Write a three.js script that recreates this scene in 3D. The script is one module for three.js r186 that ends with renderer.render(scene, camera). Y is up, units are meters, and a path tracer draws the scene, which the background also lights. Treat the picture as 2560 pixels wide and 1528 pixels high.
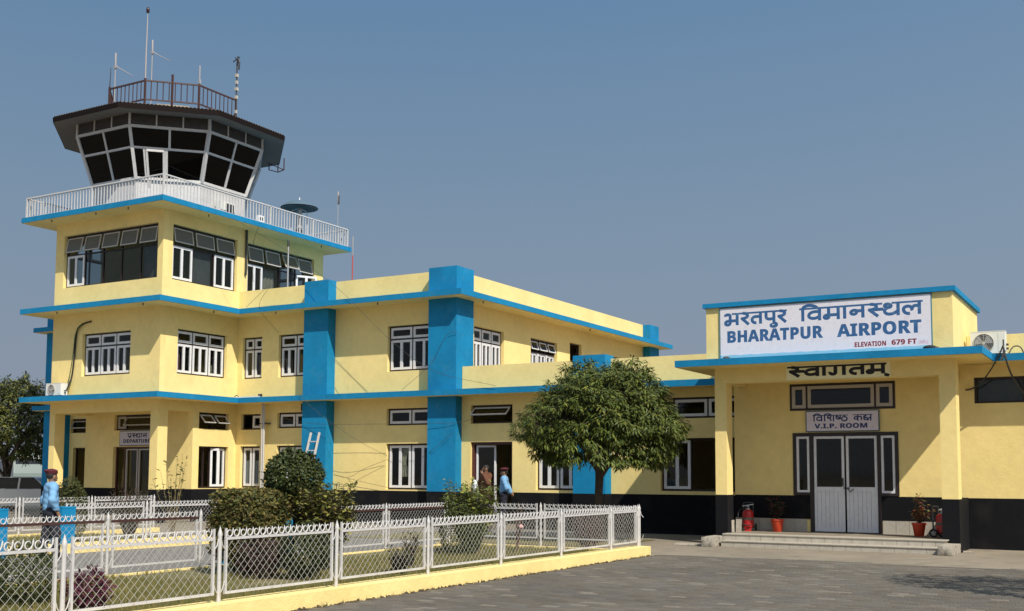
import * as THREE from 'three';
import { mergeGeometries } from 'three/addons/utils/BufferGeometryUtils.js';

// ------------------------------------------------------------------ camera, sky, sun, exposure
const scene = new THREE.Scene();
const camera = new THREE.PerspectiveCamera(2 * Math.atan(960 / 2790.3) * 180 / Math.PI, 2560 / 1920, 0.1, 3000);
camera.setViewOffset(2560, 1920, 0, 0, 2560, 1528);   // the photograph keeps the upper 1528 of 1920 rows
camera.position.set(0, 1.68, 0);
camera.rotation.order = 'YXZ';
camera.rotation.set(4.6236 * Math.PI / 180, 30.053 * Math.PI / 180, 0.2518 * Math.PI / 180);
scene.add(camera);

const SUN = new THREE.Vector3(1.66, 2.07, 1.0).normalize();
const SKY_STOPS = [[-90, 0.12, 0.11, 0.10], [-3, 0.15, 0.15, 0.16], [0, 0.154, 0.174, 0.212], [5, 0.141, 0.174, 0.224], [12, 0.112, 0.165, 0.230], [24, 0.058, 0.126, 0.222], [45, 0.060, 0.126, 0.224], [90, 0.060, 0.124, 0.218]];
{ // hazy clear sky: a gradient with height, plus an added haze glow about the out-of-frame sun, raised to fill the shade
  const W = 256, H = 256, data = new Float32Array(W * H * 4);
  for (let r = 0; r < H; r++) {
    const el = ((r + 0.5) / H - 0.5) * 180, e = el * Math.PI / 180;
    let i = 0; while (i < SKY_STOPS.length - 2 && el > SKY_STOPS[i + 1][0]) i++;
    const a = SKY_STOPS[i], b = SKY_STOPS[i + 1], t = Math.min(1, Math.max(0, (el - a[0]) / (b[0] - a[0])));
    for (let c = 0; c < W; c++) {
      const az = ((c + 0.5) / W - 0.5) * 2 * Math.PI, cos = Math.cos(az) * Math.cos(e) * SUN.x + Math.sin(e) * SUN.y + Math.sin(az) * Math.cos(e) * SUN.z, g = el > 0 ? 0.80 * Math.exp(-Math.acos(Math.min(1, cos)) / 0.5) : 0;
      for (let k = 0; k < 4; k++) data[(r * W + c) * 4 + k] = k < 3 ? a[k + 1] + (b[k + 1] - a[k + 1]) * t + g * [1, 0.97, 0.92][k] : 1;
    }
  }
  const sky = new THREE.DataTexture(data, W, H, THREE.RGBAFormat, THREE.FloatType);
  sky.mapping = THREE.EquirectangularReflectionMapping; sky.magFilter = THREE.LinearFilter; sky.needsUpdate = true;
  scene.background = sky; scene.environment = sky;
}
const sun = new THREE.DirectionalLight(new THREE.Color(1, 0.935, 0.82), 3.25);
sun.position.copy(SUN).multiplyScalar(80).add(new THREE.Vector3(-16, 0, -24));
sun.target.position.set(-16, 0, -24);
sun.castShadow = true; sun.shadow.mapSize.set(4096, 4096);
Object.assign(sun.shadow.camera, { left: -45, right: 45, top: 45, bottom: -45, near: 1, far: 200 });
scene.add(sun, sun.target); sun.name = 'sun';
const renderer = new THREE.WebGLRenderer({ antialias: true });
renderer.toneMapping = THREE.LinearToneMapping;
renderer.toneMappingExposure = 1.64;
renderer.shadowMap.enabled = true;

// ------------------------------------------------------------------ small helpers
function rngOf(seed) { let s = seed | 0; return () => { s = (s + 0x6d2b79f5) | 0; let t = Math.imul(s ^ (s >>> 15), 1 | s); t = (t + Math.imul(t ^ (t >>> 7), 61 | t)) ^ t; return ((t ^ (t >>> 14)) >>> 0) / 4294967296; }; }
const V3 = (x, y, z) => new THREE.Vector3(x, y, z);
const lin = (r, g, b) => new THREE.Color().setRGB(r, g, b);
const taken = new Map();
function numbered(n) { const k = (taken.get(n) ?? -1) + 1; taken.set(n, k); return k ? n + '_' + String(k).padStart(3, '0') : n; }
function mesh(name, geo, mat, parent) { const m = new THREE.Mesh(geo, mat); m.name = name; m.castShadow = m.receiveShadow = true; (parent ?? scene).add(m); return m; }
function part(name, parent) { const g = new THREE.Group(); g.name = name; parent.add(g); return g; }
function thing(name, label, category, pos = [0, 0, 0], ry = 0, group) { const g = new THREE.Group(); g.name = numbered(name); g.position.set(...pos); g.rotation.y = ry; g.userData = { label, category }; if (group) g.userData.group = group; scene.add(g); return g; }
function tag(o, label, category, group) { Object.assign(o.userData, { label, category }); if (group) o.userData.group = group; return o; }
function struct(name, geo, mat) { const m = mesh(name, geo, mat); m.userData.kind = 'structure'; return m; }

// a box given by its limits, with texture coordinates in metres
function B(x0, x1, y0, y1, z0, z1) {
  const P = [], N = [], U = [], I = [];
  const q = (a, b, c, d, n, uv) => { const s = P.length / 3; for (const p of [a, b, c, d]) { P.push(...p); N.push(...n); U.push(...uv(p)); } I.push(s, s + 1, s + 2, s, s + 2, s + 3); };
  const zy = (p) => [p[2], p[1]], xz = (p) => [p[0], p[2]], xy = (p) => [p[0], p[1]];
  q([x0, y0, z1], [x1, y0, z1], [x1, y1, z1], [x0, y1, z1], [0, 0, 1], xy); q([x1, y0, z0], [x0, y0, z0], [x0, y1, z0], [x1, y1, z0], [0, 0, -1], xy);
  q([x1, y0, z1], [x1, y0, z0], [x1, y1, z0], [x1, y1, z1], [1, 0, 0], zy); q([x0, y0, z0], [x0, y0, z1], [x0, y1, z1], [x0, y1, z0], [-1, 0, 0], zy);
  q([x0, y1, z1], [x1, y1, z1], [x1, y1, z0], [x0, y1, z0], [0, 1, 0], xz); q([x0, y0, z0], [x1, y0, z0], [x1, y0, z1], [x0, y0, z1], [0, -1, 0], xz);
  return bg(P, N, U, I);
}
function bg(P, N, U, I, C) { const g = new THREE.BufferGeometry(); g.setAttribute('position', new THREE.Float32BufferAttribute(P, 3)); if (N) g.setAttribute('normal', new THREE.Float32BufferAttribute(N, 3)); if (U) g.setAttribute('uv', new THREE.Float32BufferAttribute(U, 2)); if (C) g.setAttribute('color', new THREE.Float32BufferAttribute(C, 3)); g.setIndex(I); if (!N) g.computeVertexNormals(); return g; }
function M(list) { return mergeGeometries(list.map((g) => { const h = g.index ? g.toNonIndexed() : g; for (const k of Object.keys(h.attributes)) if (!['position', 'normal', 'uv'].includes(k)) h.deleteAttribute(k); if (!h.attributes.uv) h.setAttribute('uv', new THREE.Float32BufferAttribute(new Float32Array(h.attributes.position.count * 2), 2)); return h; })); }
// a bar of rectangular section between two points
function bar(a, b, w, d = w, up = V3(0, 1, 0)) {
  const p = V3(...a), q = V3(...b), L = p.distanceTo(q), z = q.clone().sub(p).normalize();
  if (Math.abs(z.dot(up)) > 0.99) up = V3(0, 0, 1);
  const x = up.clone().cross(z).normalize(), y = z.clone().cross(x);
  return B(-w / 2, w / 2, -d / 2, d / 2, 0, L).applyMatrix4(new THREE.Matrix4().makeBasis(x, y, z).setPosition(p));
}
// a tapered round tube along points; radius is a number or an array per point
function tube(pts, r, seg = 7, smooth = 0) {
  let P = pts.map((p) => V3(...p)); let R = Array.isArray(r) ? r : P.map(() => r);
  if (smooth) { const c = new THREE.CatmullRomCurve3(P), n = smooth, Q = [], S = []; for (let i = 0; i <= n; i++) { const t = i / n; Q.push(c.getPoint(t)); const f = t * (R.length - 1), k = Math.min(R.length - 2, Math.floor(f)); S.push(R[k] + (R[k + 1] - R[k]) * (f - k)); } P = Q; R = S; }
  const pos = [], uv = [], I = []; let ref = null;
  for (let i = 0; i < P.length; i++) {
    const t = P[Math.min(i + 1, P.length - 1)].clone().sub(P[Math.max(i - 1, 0)]).normalize();
    if (!ref) ref = Math.abs(t.y) < 0.9 ? V3(0, 1, 0) : V3(1, 0, 0);
    const x = ref.clone().cross(t).normalize(), y = t.clone().cross(x); ref = y.clone().cross(t).negate().cross(t).negate(); ref = t.clone().cross(x);
    for (let k = 0; k < seg; k++) { const a = k / seg * Math.PI * 2, q = P[i].clone().addScaledVector(x, Math.cos(a) * R[i]).addScaledVector(y, Math.sin(a) * R[i]); pos.push(q.x, q.y, q.z); uv.push(k / seg, i * 0.2); }
  }
  for (let i = 0; i < P.length - 1; i++) for (let k = 0; k < seg; k++) { const a = i * seg + k, b = i * seg + (k + 1) % seg, c = a + seg, d = b + seg; I.push(a, b, c, b, d, c); }
  const e = P.length - 1; for (let k = 1; k < seg - 1; k++) { I.push(0, k + 1, k); I.push(e * seg, e * seg + k, e * seg + k + 1); }
  return bg(pos, null, uv, I);
}
const lathe = (pts, seg = 20) => new THREE.LatheGeometry(pts.map((p) => new THREE.Vector2(...p)), seg);
const cyl = (r0, r1, h, seg = 16) => new THREE.CylinderGeometry(r1, r0, h, seg);
const move = (g, x, y, z) => g.translate(x, y, z);

// ------------------------------------------------------------------ computed textures
function vnoise(seed) {  // tileable value noise
  const r = rngOf(seed), T = new Float32Array(4096).map(() => r());
  const n = (x, y, p) => { const xi = Math.floor(x), yi = Math.floor(y), fx = x - xi, fy = y - yi, u = fx * fx * (3 - 2 * fx), v = fy * fy * (3 - 2 * fy); const h = (a, b) => T[(((a % p + p) % p) * 57 + ((b % p + p) % p) * 131 + p * 17) & 4095]; const a = h(xi, yi), b = h(xi + 1, yi), c = h(xi, yi + 1), d = h(xi + 1, yi + 1); return a + (b - a) * u + (c - a) * v + (a - b - c + d) * u * v; };
  return (u, v, p, oct = 3) => { let s = 0, a = 0.5, t = 0; for (let i = 0; i < oct; i++) { s += a * n(u * p, v * p, p); t += a; a *= 0.5; p *= 2; } return s / t; };
}
const toS = (x) => { x = Math.min(1, Math.max(0, x)); return 255 * (x <= 0.0031308 ? 12.92 * x : 1.055 * Math.pow(x, 1 / 2.4) - 0.055); };
function tex(size, metres, fn, colour = true) {
  const d = new Uint8Array(size * size * 4);
  for (let y = 0; y < size; y++) for (let x = 0; x < size; x++) { const c = fn(x / size, y / size), o = (y * size + x) * 4; for (let k = 0; k < 3; k++) d[o + k] = colour ? toS(c[k]) : Math.min(255, Math.max(0, c * 255)); d[o + 3] = 255; }
  const t = new THREE.DataTexture(d, size, size); t.wrapS = t.wrapT = THREE.RepeatWrapping; t.magFilter = THREE.LinearFilter; t.minFilter = THREE.LinearMipmapLinearFilter; t.generateMipmaps = true; t.repeat.set(1 / metres, 1 / metres); if (colour) t.colorSpace = THREE.SRGBColorSpace; t.needsUpdate = true; return t;
}
const N1 = vnoise(11), N2 = vnoise(23), N3 = vnoise(37);
const mixc = (a, b, t) => a.map((v, i) => v + (b[i] - v) * t);
const std = (o) => new THREE.MeshStandardMaterial(o);
const plasterBump = tex(512, 0.9, (u, v) => 0.5 * N1(u, v, 64, 3) + 0.5 * N2(u, v, 12, 3), false);
const YEL = [0.825, 0.652, 0.266], BLU = [0.006, 0.195, 0.395];
const yellowTex = tex(1024, 5.3, (u, v) => { const a = N1(u, v, 6, 4), b = N2(u, v, 40, 3), s = N3(u * 1, v * 1, 20, 2); const k = 1 + 0.16 * (a - 0.5) + 0.10 * (b - 0.5), dirt = Math.max(0, N3(u, v, 9, 4) - 0.60) * 1.0 * s; return mixc(YEL.map((c, i) => c * (k + (i === 2 ? 0.06 * (a - 0.5) : 0))), [0.42, 0.34, 0.17], dirt); });
const blueTex = tex(512, 3.7, (u, v) => { const a = N2(u, v, 5, 4), b = N1(u, v, 34, 3); const k = 1 + 0.34 * (a - 0.5) + 0.18 * (b - 0.5); return mixc(BLU.map((c) => c * k), [0.08, 0.25, 0.38], Math.max(0, N3(u, v, 14, 4) - 0.62) * 1.0); });
const blackTex = tex(512, 3.1, (u, v) => { const a = N1(u, v, 7, 5), b = N2(u, v, 40, 2); const d = Math.max(0, a - 0.5) * 1.6 + Math.max(0, b - 0.6) * 0.35; return mixc([0.0060, 0.0064, 0.0082], [0.040, 0.035, 0.030], d * 0.5); });
const concreteTex = tex(1024, 6.3, (u, v) => { const a = N1(u, v, 5, 5), b = N2(u, v, 60, 3), c = N3(u, v, 22, 3); return mixc(mixc([0.175, 0.148, 0.112], [0.27, 0.23, 0.175], a), [0.10, 0.083, 0.065], Math.max(0, c - 0.52) * 1.3 + Math.max(0, b - 0.55) * 0.5); });
const paintTex = tex(512, 1.1, (u, v) => { const a = N1(u, v, 8, 4), b = N2(u, v, 40, 3); const chip = Math.max(0, b - 0.70) * 5; return mixc(mixc([0.47, 0.46, 0.46], [0.58, 0.57, 0.56], a), [0.20, 0.11, 0.065], Math.min(0.75, chip)); });
const soilTex = tex(1024, 4.7, (u, v) => { const a = N1(u, v, 7, 4), b = N2(u, v, 50, 3), c = N3(u, v, 16, 4); return mixc(mixc([0.11, 0.105, 0.035], [0.22, 0.185, 0.085], a), [0.13, 0.078, 0.045], Math.max(0, c - 0.45) * 2 * b); });
const grainTex = tex(512, 1.0, (u, v) => 0.6 * N1(u, v, 90, 2) + 0.4 * N2(u, v, 25, 2), false);
const paverTex = tex(256, 0.9, (u, v) => { const k = 0.72 + 0.56 * N1(u, v, 40, 3) * (0.6 + 0.8 * N2(u, v, 7, 3)); return [k, k, k]; });
const metalRoofTex = tex(256, 1.2, (u, v) => mixc([0.07, 0.052, 0.044], [0.15, 0.12, 0.10], N1(u, v, 12, 4)));
const barkTex = tex(256, 0.5, (u, v) => mixc([0.028, 0.020, 0.015], [0.10, 0.075, 0.055], N1(u * 1, v, 14, 4)));
const cabPanelTex = tex(256, 1.4, (u, v) => mixc([0.026, 0.022, 0.021], [0.055, 0.047, 0.044], N1(u, v, 10, 3)));

const MAT = {
  yellow: std({ map: yellowTex, roughness: 0.86, bumpMap: plasterBump, bumpScale: 0.004 }),
  blue: new THREE.MeshPhysicalMaterial({ specularIntensity: 0.45, map: blueTex, roughness: 0.72, bumpMap: plasterBump, bumpScale: 0.004 }),
  black: new THREE.MeshPhysicalMaterial({ specularIntensity: 0.35, map: blackTex, roughness: 0.85, bumpMap: plasterBump, bumpScale: 0.003 }),
  concrete: std({ map: concreteTex, roughness: 0.94, bumpMap: grainTex, bumpScale: 0.004 }),
  white: std({ map: paintTex, roughness: 0.5 }),
  sash: std({ map: tex(256, 0.8, (u, v) => mixc([0.62, 0.62, 0.65], [0.74, 0.74, 0.75], N1(u, v, 10, 4))), roughness: 0.45 }),
  oldsash: std({ color: lin(0.50, 0.48, 0.45), roughness: 0.6 }),
  dusty: std({ color: lin(0.42, 0.39, 0.35), roughness: 0.6 }),
  frame: std({ color: lin(0.020, 0.011, 0.010), roughness: 0.5 }),
  maroon: std({ color: lin(0.075, 0.022, 0.020), roughness: 0.45 }),
  glass: new THREE.MeshPhysicalMaterial({ color: lin(0.52, 0.56, 0.56), transmission: 1, thickness: 0, roughness: 0.02, ior: 1.5, specularIntensity: 0.75 }),
  tinted: new THREE.MeshPhysicalMaterial({ color: lin(0.035, 0.035, 0.04), transmission: 1, thickness: 0, roughness: 0.03, ior: 1.45, specularIntensity: 0.35 }),
  dustglass: new THREE.MeshPhysicalMaterial({ color: lin(0.19, 0.18, 0.145), transmission: 0.45, thickness: 0, roughness: 0.35 }),
  frosted: new THREE.MeshPhysicalMaterial({ color: lin(0.55, 0.60, 0.62), transmission: 0.35, thickness: 0, roughness: 0.7 }),
  cloth: std({ color: lin(0.55, 0.50, 0.36), roughness: 0.95, side: THREE.DoubleSide }),
  blind: std({ map: tex(256, 1, (u, v) => mixc([0.10, 0.11, 0.11], [0.16, 0.165, 0.16], N1(u, v, 8, 4))), roughness: 0.9 }),
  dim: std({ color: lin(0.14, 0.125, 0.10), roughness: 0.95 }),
  brownrail: std({ color: lin(0.060, 0.026, 0.022), roughness: 0.55 }),
  steel: std({ color: lin(0.45, 0.45, 0.46), roughness: 0.4, metalness: 0.5 }),
  darksteel: std({ color: lin(0.05, 0.05, 0.052), roughness: 0.5, metalness: 0.3 }),
  rubber: std({ color: lin(0.012, 0.012, 0.012), roughness: 0.8 }),
  aircon: std({ color: lin(0.70, 0.68, 0.62), roughness: 0.5 }),
  bark: std({ map: barkTex, roughness: 0.95, bumpMap: grainTex, bumpScale: 0.01 }),
  eave: std({ map: metalRoofTex, roughness: 0.75 }),
  fascia: new THREE.MeshPhysicalMaterial({ color: lin(0.010, 0.006, 0.006), roughness: 0.8, specularIntensity: 0.3 }),
  soffit: std({ color: lin(0.165, 0.142, 0.12), roughness: 0.9 }),
  cabpanel: std({ map: cabPanelTex, roughness: 0.5 }),
  red: std({ color: lin(0.42, 0.018, 0.018), roughness: 0.35 }),
  pot: std({ color: lin(0.55, 0.055, 0.018), roughness: 0.55 }),
  tile: std({ map: tex(256, 0.6, (u, v) => mixc([0.36, 0.325, 0.27], [0.48, 0.44, 0.37], N1(u, v, 10, 4))), roughness: 0.6 }),
  wire: std({ color: lin(0.05, 0.048, 0.044), roughness: 0.7 }),
};

// ------------------------------------------------------------------ walls and windows (local frame: x along the wall, y up, z outwards)
// holes that start at or below y0 become notches in the outline
function wallGeo(W, y0, y1, holes = [], th = 0.23, x0 = 0) {
  const cut = holes.filter((h) => h[2] <= y0 && h[3] >= y1).sort((a, b) => a[0] - b[0]);
  if (cut.length) { const L = [], rest = holes.filter((h) => !cut.includes(h)); let x = x0; for (const h of [...cut, [x0 + W, x0 + W]]) { if (h[0] - x > 0.01) L.push(wallGeo(h[0] - x, y0, y1, rest.filter((q) => q[0] > x && q[1] < h[0]), th, x)); x = h[1]; } return M(L); }
  const s = new THREE.Shape(); s.moveTo(x0, y0);
  for (const h of holes.filter((h) => h[2] <= y0 + 1e-6 && h[3] > y0).sort((a, b) => a[0] - b[0])) { s.lineTo(h[0], y0); s.lineTo(h[0], Math.min(h[3], y1)); s.lineTo(h[1], Math.min(h[3], y1)); s.lineTo(h[1], y0); }
  s.lineTo(x0 + W, y0); s.lineTo(x0 + W, y1); s.lineTo(x0, y1); s.closePath();
  for (const h of holes.filter((h) => h[2] > y0 + 1e-6 && h[3] < y1)) { const p = new THREE.Path(); p.moveTo(h[0], h[2]); p.lineTo(h[0], h[3]); p.lineTo(h[1], h[3]); p.lineTo(h[1], h[2]); p.closePath(); s.holes.push(p); }
  return new THREE.ExtrudeGeometry(s, { depth: th, bevelEnabled: false }).translate(0, 0, -th);
}
// side 'f': faces +z at z = at, local x is world x; side 'r': faces +x at x = at, local x is -world z; 'b' faces -z, 'l' faces -x
function face(o, side, at) { if (side === 'f') o.position.set(0, 0, at); if (side === 'r') { o.position.set(at, 0, 0); o.rotation.y = Math.PI / 2; } if (side === 'b') { o.position.set(0, 0, at); o.rotation.y = Math.PI; } if (side === 'l') { o.position.set(at, 0, 0); o.rotation.y = -Math.PI / 2; } return o; }
function wall(parent, side, at, u0, u1, y0, y1, holes, mat, name = 'wall', th) { return face(mesh(name, wallGeo(u1 - u0, y0, y1, holes, th, u0), mat, parent), side, at); }
function frameGeo(x0, x1, y0, y1, w, z0, z1, mids = []) { const L = [B(x0, x1, y0, y0 + w, z0, z1), B(x0, x1, y1 - w, y1, z0, z1), B(x0, x0 + w, y0 + w, y1 - w, z0, z1), B(x1 - w, x1, y0 + w, y1 - w, z0, z1)]; for (const m of mids) L.push(B(m - w * 0.62, m + w * 0.62, y0 + w, y1 - w, z0, z1)); return M(L); }
const paneGeo = (x0, x1, y0, y1, z) => { const g = new THREE.PlaneGeometry(x1 - x0, y1 - y0); return g.translate((x0 + x1) / 2, (y0 + y1) / 2, z); };
// rows from the top: { h, t: [type per column] }; types: ss split sash, s sash, p bare pane, v vent hinged at its top, g grey blind, n nothing, f frosted sash
function windowUnit(parent, side, at, x0, x1, y0, y1, rows, o = {}) {
  const g = face(part(o.name ?? 'window', parent), side, at), F = o.frame ?? MAT.frame, S = o.sash ?? MAT.sash, G = o.glass ?? MAT.glass, fw = 0.055, z = -(o.recess ?? 0.13), bars = [frameGeo(x0, x1, y0, y1, fw, z - 0.07, z)];
  const total = rows.reduce((a, r) => a + r.h, 0); let yt = y1 - fw;
  rows.forEach((r, ri) => {
    const H = (y1 - y0 - 2 * fw - 0.045 * (rows.length - 1)) * r.h / total, yb = yt - H, n = r.t.length, ws = r.w ?? r.t.map(() => 1), sw = ws.reduce((a, b) => a + b, 0), inner = x1 - x0 - 2 * fw - 0.04 * (n - 1); let xa = x0 + fw;
    r.t.forEach((t, i) => {
      const W = inner * ws[i] / sw, xb = xa + W, e = 0.006, ang = (r.open?.[i] ?? 0), b = r.bw ?? 0.078;
      if (i < n - 1) bars.push(B(xb, xb + 0.04, yb, yt, z - 0.065, z - 0.005));
      if (t === 'ss' || t === 's' || t === 'f') {
        const m = mesh('sash', frameGeo(xa + e, xb - e, yb + e, yt - e, b, z - 0.045, z + 0.012, t === 'ss' ? [(xa + xb) / 2] : []), S, g), c = (xa + xb) / 2, parts = t === 'ss' ? [[xa + b, c - b * 0.62], [c + b * 0.62, xb - b]] : [[xa + b, xb - b]];
        const panes = parts.map(([p, q]) => mesh('pane', paneGeo(p - 0.008, q + 0.008, yb + b, yt - b, z - 0.02), t === 'f' ? MAT.frosted : G, g));
        if (ang) for (const q of [m, ...panes]) { q.geometry.translate(-xa, 0, -z); q.position.set(xa, 0, z); q.rotation.y = -ang; }
      } else if (t === 'v') {
        const e = 0.05, b2 = 0.032, m = mesh('vent_sash', frameGeo(xa + e - (xa + xb) / 2, xb - e - (xa + xb) / 2, -H + e, -e, b2, -0.02, 0.02), o.ventMat ?? MAT.oldsash, g), q = mesh('pane', paneGeo(xa + b2 - (xa + xb) / 2, xb - b2 - (xa + xb) / 2, -H + b2, -b2, 0), o.ventGlass ?? G, g);
        for (const w of [m, q]) { w.position.set((xa + xb) / 2, yt, z + 0.02); w.rotation.x = -(ang || 0.02); }
      } else if (t === 'p') mesh('pane', paneGeo(xa - 0.01, xb + 0.01, yb - 0.01, yt + 0.01, z - 0.04), G, g);
      else if (t === 'g') { mesh('pane', paneGeo(xa - 0.01, xb + 0.01, yb - 0.01, yt + 0.01, z - 0.04), G, g); mesh('blind', B(xa, xb, yb, yt, z - 0.16, z - 0.15), MAT.blind, g); }
      xa = xb + 0.04;
    });
    if (ri < rows.length - 1) bars.push(B(x0 + fw, x1 - fw, yb - 0.045, yb, z - 0.068, z - 0.003));
    yt = yb - 0.045;
  });
  mesh('frame', M(bars), F, g);
  return g;
}
// a flat roof slab with blue edges and a yellow soffit that stops short of the edge
function slab(parent, x0, x1, y0, y1, z0, z1) { mesh('slab', B(x0, x1, y0, y1, z0, z1), MAT.blue, parent); mesh('soffit', B(x0 + 0.02, x1 - 0.02, y0 - 0.012, y0 + 0.004, z0 + 0.02, z1 - 0.02), MAT.yellow, parent); }
// a hanging curtain with folds, in a wall's local frame
function curtain(parent, x0, x1, y0, y1, z, mat) { const n = 28, P = [], I = [], f = (x1 - x0) * 34; for (let r = 0; r <= 4; r++) for (let i = 0; i <= n; i++) { const s = i / n; P.push(x0 + (x1 - x0) * s, y1 + (y0 - y1) * r / 4, z + 0.022 * Math.sin(s * f + r * 0.25) + 0.008 * Math.sin(s * f * 2.3)); if (r && i) { const e = r * (n + 1) + i; I.push(e - n - 2, e - 1, e, e - n - 2, e, e - n - 1); } } return mesh('curtain', bg(P, null, null, I), mat, parent); }
const CLOTH = { pink: std({ color: lin(0.30, 0.13, 0.12), roughness: 0.95, side: THREE.DoubleSide }), olive: std({ color: lin(0.22, 0.19, 0.09), roughness: 0.95, side: THREE.DoubleSide }), pale: std({ color: lin(0.40, 0.36, 0.28), roughness: 0.95, side: THREE.DoubleSide }) };

// ------------------------------------------------------------------ measurements of the place (metres)
const XL = -34.23, XT = -28.76, ZT = -26.21, ZB = -34.52;     // tower block: left, right, front, back
const ZW = -29.85, XR = -19.45, ZE = -46.0;                    // terminal wing: front wall, end wall, far end
const ZV = -27.9, ZC = -26.25;                                 // pavilion door wall, porch columns
const PL = 1.12;                                               // top of the black plinth
const S1 = [4.14, 4.32], S2 = [7.29, 7.47], S3 = [10.59, 10.77];
const up3 = (open) => [{ h: 0.42, t: ['s', 's', 's'] }, { h: 1.05, t: ['ss', 'ss', 'ss'] }];

// ------------------------------------------------------------------ ground
{
  const g = new THREE.PlaneGeometry(900, 900).rotateX(-Math.PI / 2); g.translate(-40, 0, -60);
  const p = g.attributes.position, u = g.attributes.uv; for (let i = 0; i < p.count; i++) u.setXY(i, p.getX(i), p.getZ(i));
  struct('ground', g, MAT.concrete);
  const flat = (name, x0, x1, z0, z1, y, mat) => { const q = new THREE.PlaneGeometry(x1 - x0, z1 - z0).rotateX(-Math.PI / 2).translate((x0 + x1) / 2, y, (z0 + z1) / 2); const a = q.attributes.position, w = q.attributes.uv; for (let i = 0; i < a.count; i++) w.setXY(i, a.getX(i), a.getZ(i)); return struct(name, q, mat); };
  const soil = std({ map: soilTex, roughness: 1, bumpMap: grainTex, bumpScale: 0.02 });
  flat('garden_soil', -14.2, -9.5, -21.6, -3, 0.06, soil);
  flat('garden_soil_001', -24.8, -19.9, -20.2, -3, 0.06, soil);
  flat('planting_strip', -18.6, -11.3, -27.0, -23.4, 0.012, soil);

  // interlocking paving: the 300 nearest blocks are parts of their own, the others one joined field
  const pave = new THREE.Group(); pave.name = 'paved_forecourt'; pave.userData.kind = 'structure'; scene.add(pave);
  const r = rngOf(77), bed = new THREE.PlaneGeometry(15.2, 19).rotateX(-Math.PI / 2).translate(-1.55, 0.004, -12.6);
  mesh('bedding_sand', bed, std({ color: lin(0.085, 0.07, 0.054), roughness: 1 }), pave);
  const tone = [0.086, 0.097, 0.108, 0.119, 0.134, 0.172], hues = [[1, 0.85, 0.66], [1, 0.87, 0.71], [0.98, 0.89, 0.76]];
  const mats = []; for (const t of tone) for (const h of hues) mats.push(std({ color: lin(t * h[0], t * h[1], t * h[2]), map: paverTex, roughness: 0.93, bumpMap: grainTex, bumpScale: 0.004 }));
  const block = (w, d) => { const x = w / 2 - 0.004, z = d / 2 - 0.004, c = 0.007, h = 0.016, P = [], I = []; const ring = [[-x, 0, -z], [x, 0, -z], [x, 0, z], [-x, 0, z]], top = [[-x + c, h, -z + c], [x - c, h, -z + c], [x - c, h, z - c], [-x + c, h, z - c]]; [...ring, ...top].forEach((p) => P.push(...p)); for (let k = 0; k < 4; k++) { const a = k, b = (k + 1) % 4; I.push(a, a + 4, b, b, a + 4, b + 4); } I.push(4, 7, 6, 4, 6, 5); const g = bg(P, null, null, I).toNonIndexed(); g.computeVertexNormals(); const q = g.attributes.position, uv = []; for (let i = 0; i < q.count; i++) uv.push(q.getX(i), q.getZ(i)); g.setAttribute('uv', new THREE.Float32BufferAttribute(uv, 2)); return g; };
  const LX = 0.24, LZ = 0.16, geo = block(LX, LZ), all = [];
  for (let k = 0; k < 115; k++) { const z = -3.8 - k * LZ; for (let i = 0; i < 64; i++) { const x = -9.0 + (i + (k % 2) * 0.5) * LX; if (x > 5.9) continue; const depth = -x * -0.5 * -1 + 0; const f = 0.5 * -x + 0.866 * -z; if (f < 11) continue; const rx = 0.866 * x - 0.5 * z; if (Math.abs(rx) > f * 0.52) continue; if (z < -22.05 + 0.35 * Math.sin(x * 1.3)) continue; const q = r(), n = N1((x + 40) / 30, (z + 40) / 30, 24, 3); let ti = Math.max(0, Math.min(4, Math.floor((q * 0.55 + (n - 0.2) * 1.0) * 4.6))); if (r() < 0.05) ti = 5; all.push([x, z, ti * 3 + Math.floor(r() * 3), (r() - 0.5) * 0.004, f, (r() - 0.5) * 0.02]); } }
  all.sort((a, b) => a[4] - b[4]);
  const seen = all.filter((a) => a[4] > 13.2);
  const near = new Set(seen.slice(0, 300)), rest = mats.map(() => []);
  for (const a of all) { if (near.has(a)) { const m = mesh('paver', geo, mats[a[2]], pave); m.position.set(a[0], 0.004 + a[3], a[1]); m.rotation.y = a[5]; } else rest[a[2]].push(a); }
  const pick = rest.map((L, i) => L.length ? M(L.map((a) => geo.clone().rotateY(a[5]).translate(a[0], 0.004 + a[3], a[1]))) : null);
  const gs = [], mm = []; pick.forEach((g, i) => { if (g) { gs.push(g); mm.push(mats[i]); } });
  const field = mesh('paver_field', mergeGeometries(gs, true), mm, pave); field.userData.kind = 'stuff';
  // the walk between the garden beds
  flat('garden_path', -19.45, -14.45, -30, -3, 0.006, std({ map: tex(512, 2.4, (u, v) => { const a = N1(u, v, 8, 4), b = N2(u, v, 48, 2); return mixc([0.13, 0.122, 0.112], [0.20, 0.188, 0.172], 0.6 * a + 0.4 * b); }), roughness: 0.95, bumpMap: grainTex, bumpScale: 0.006 }));
}

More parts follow.
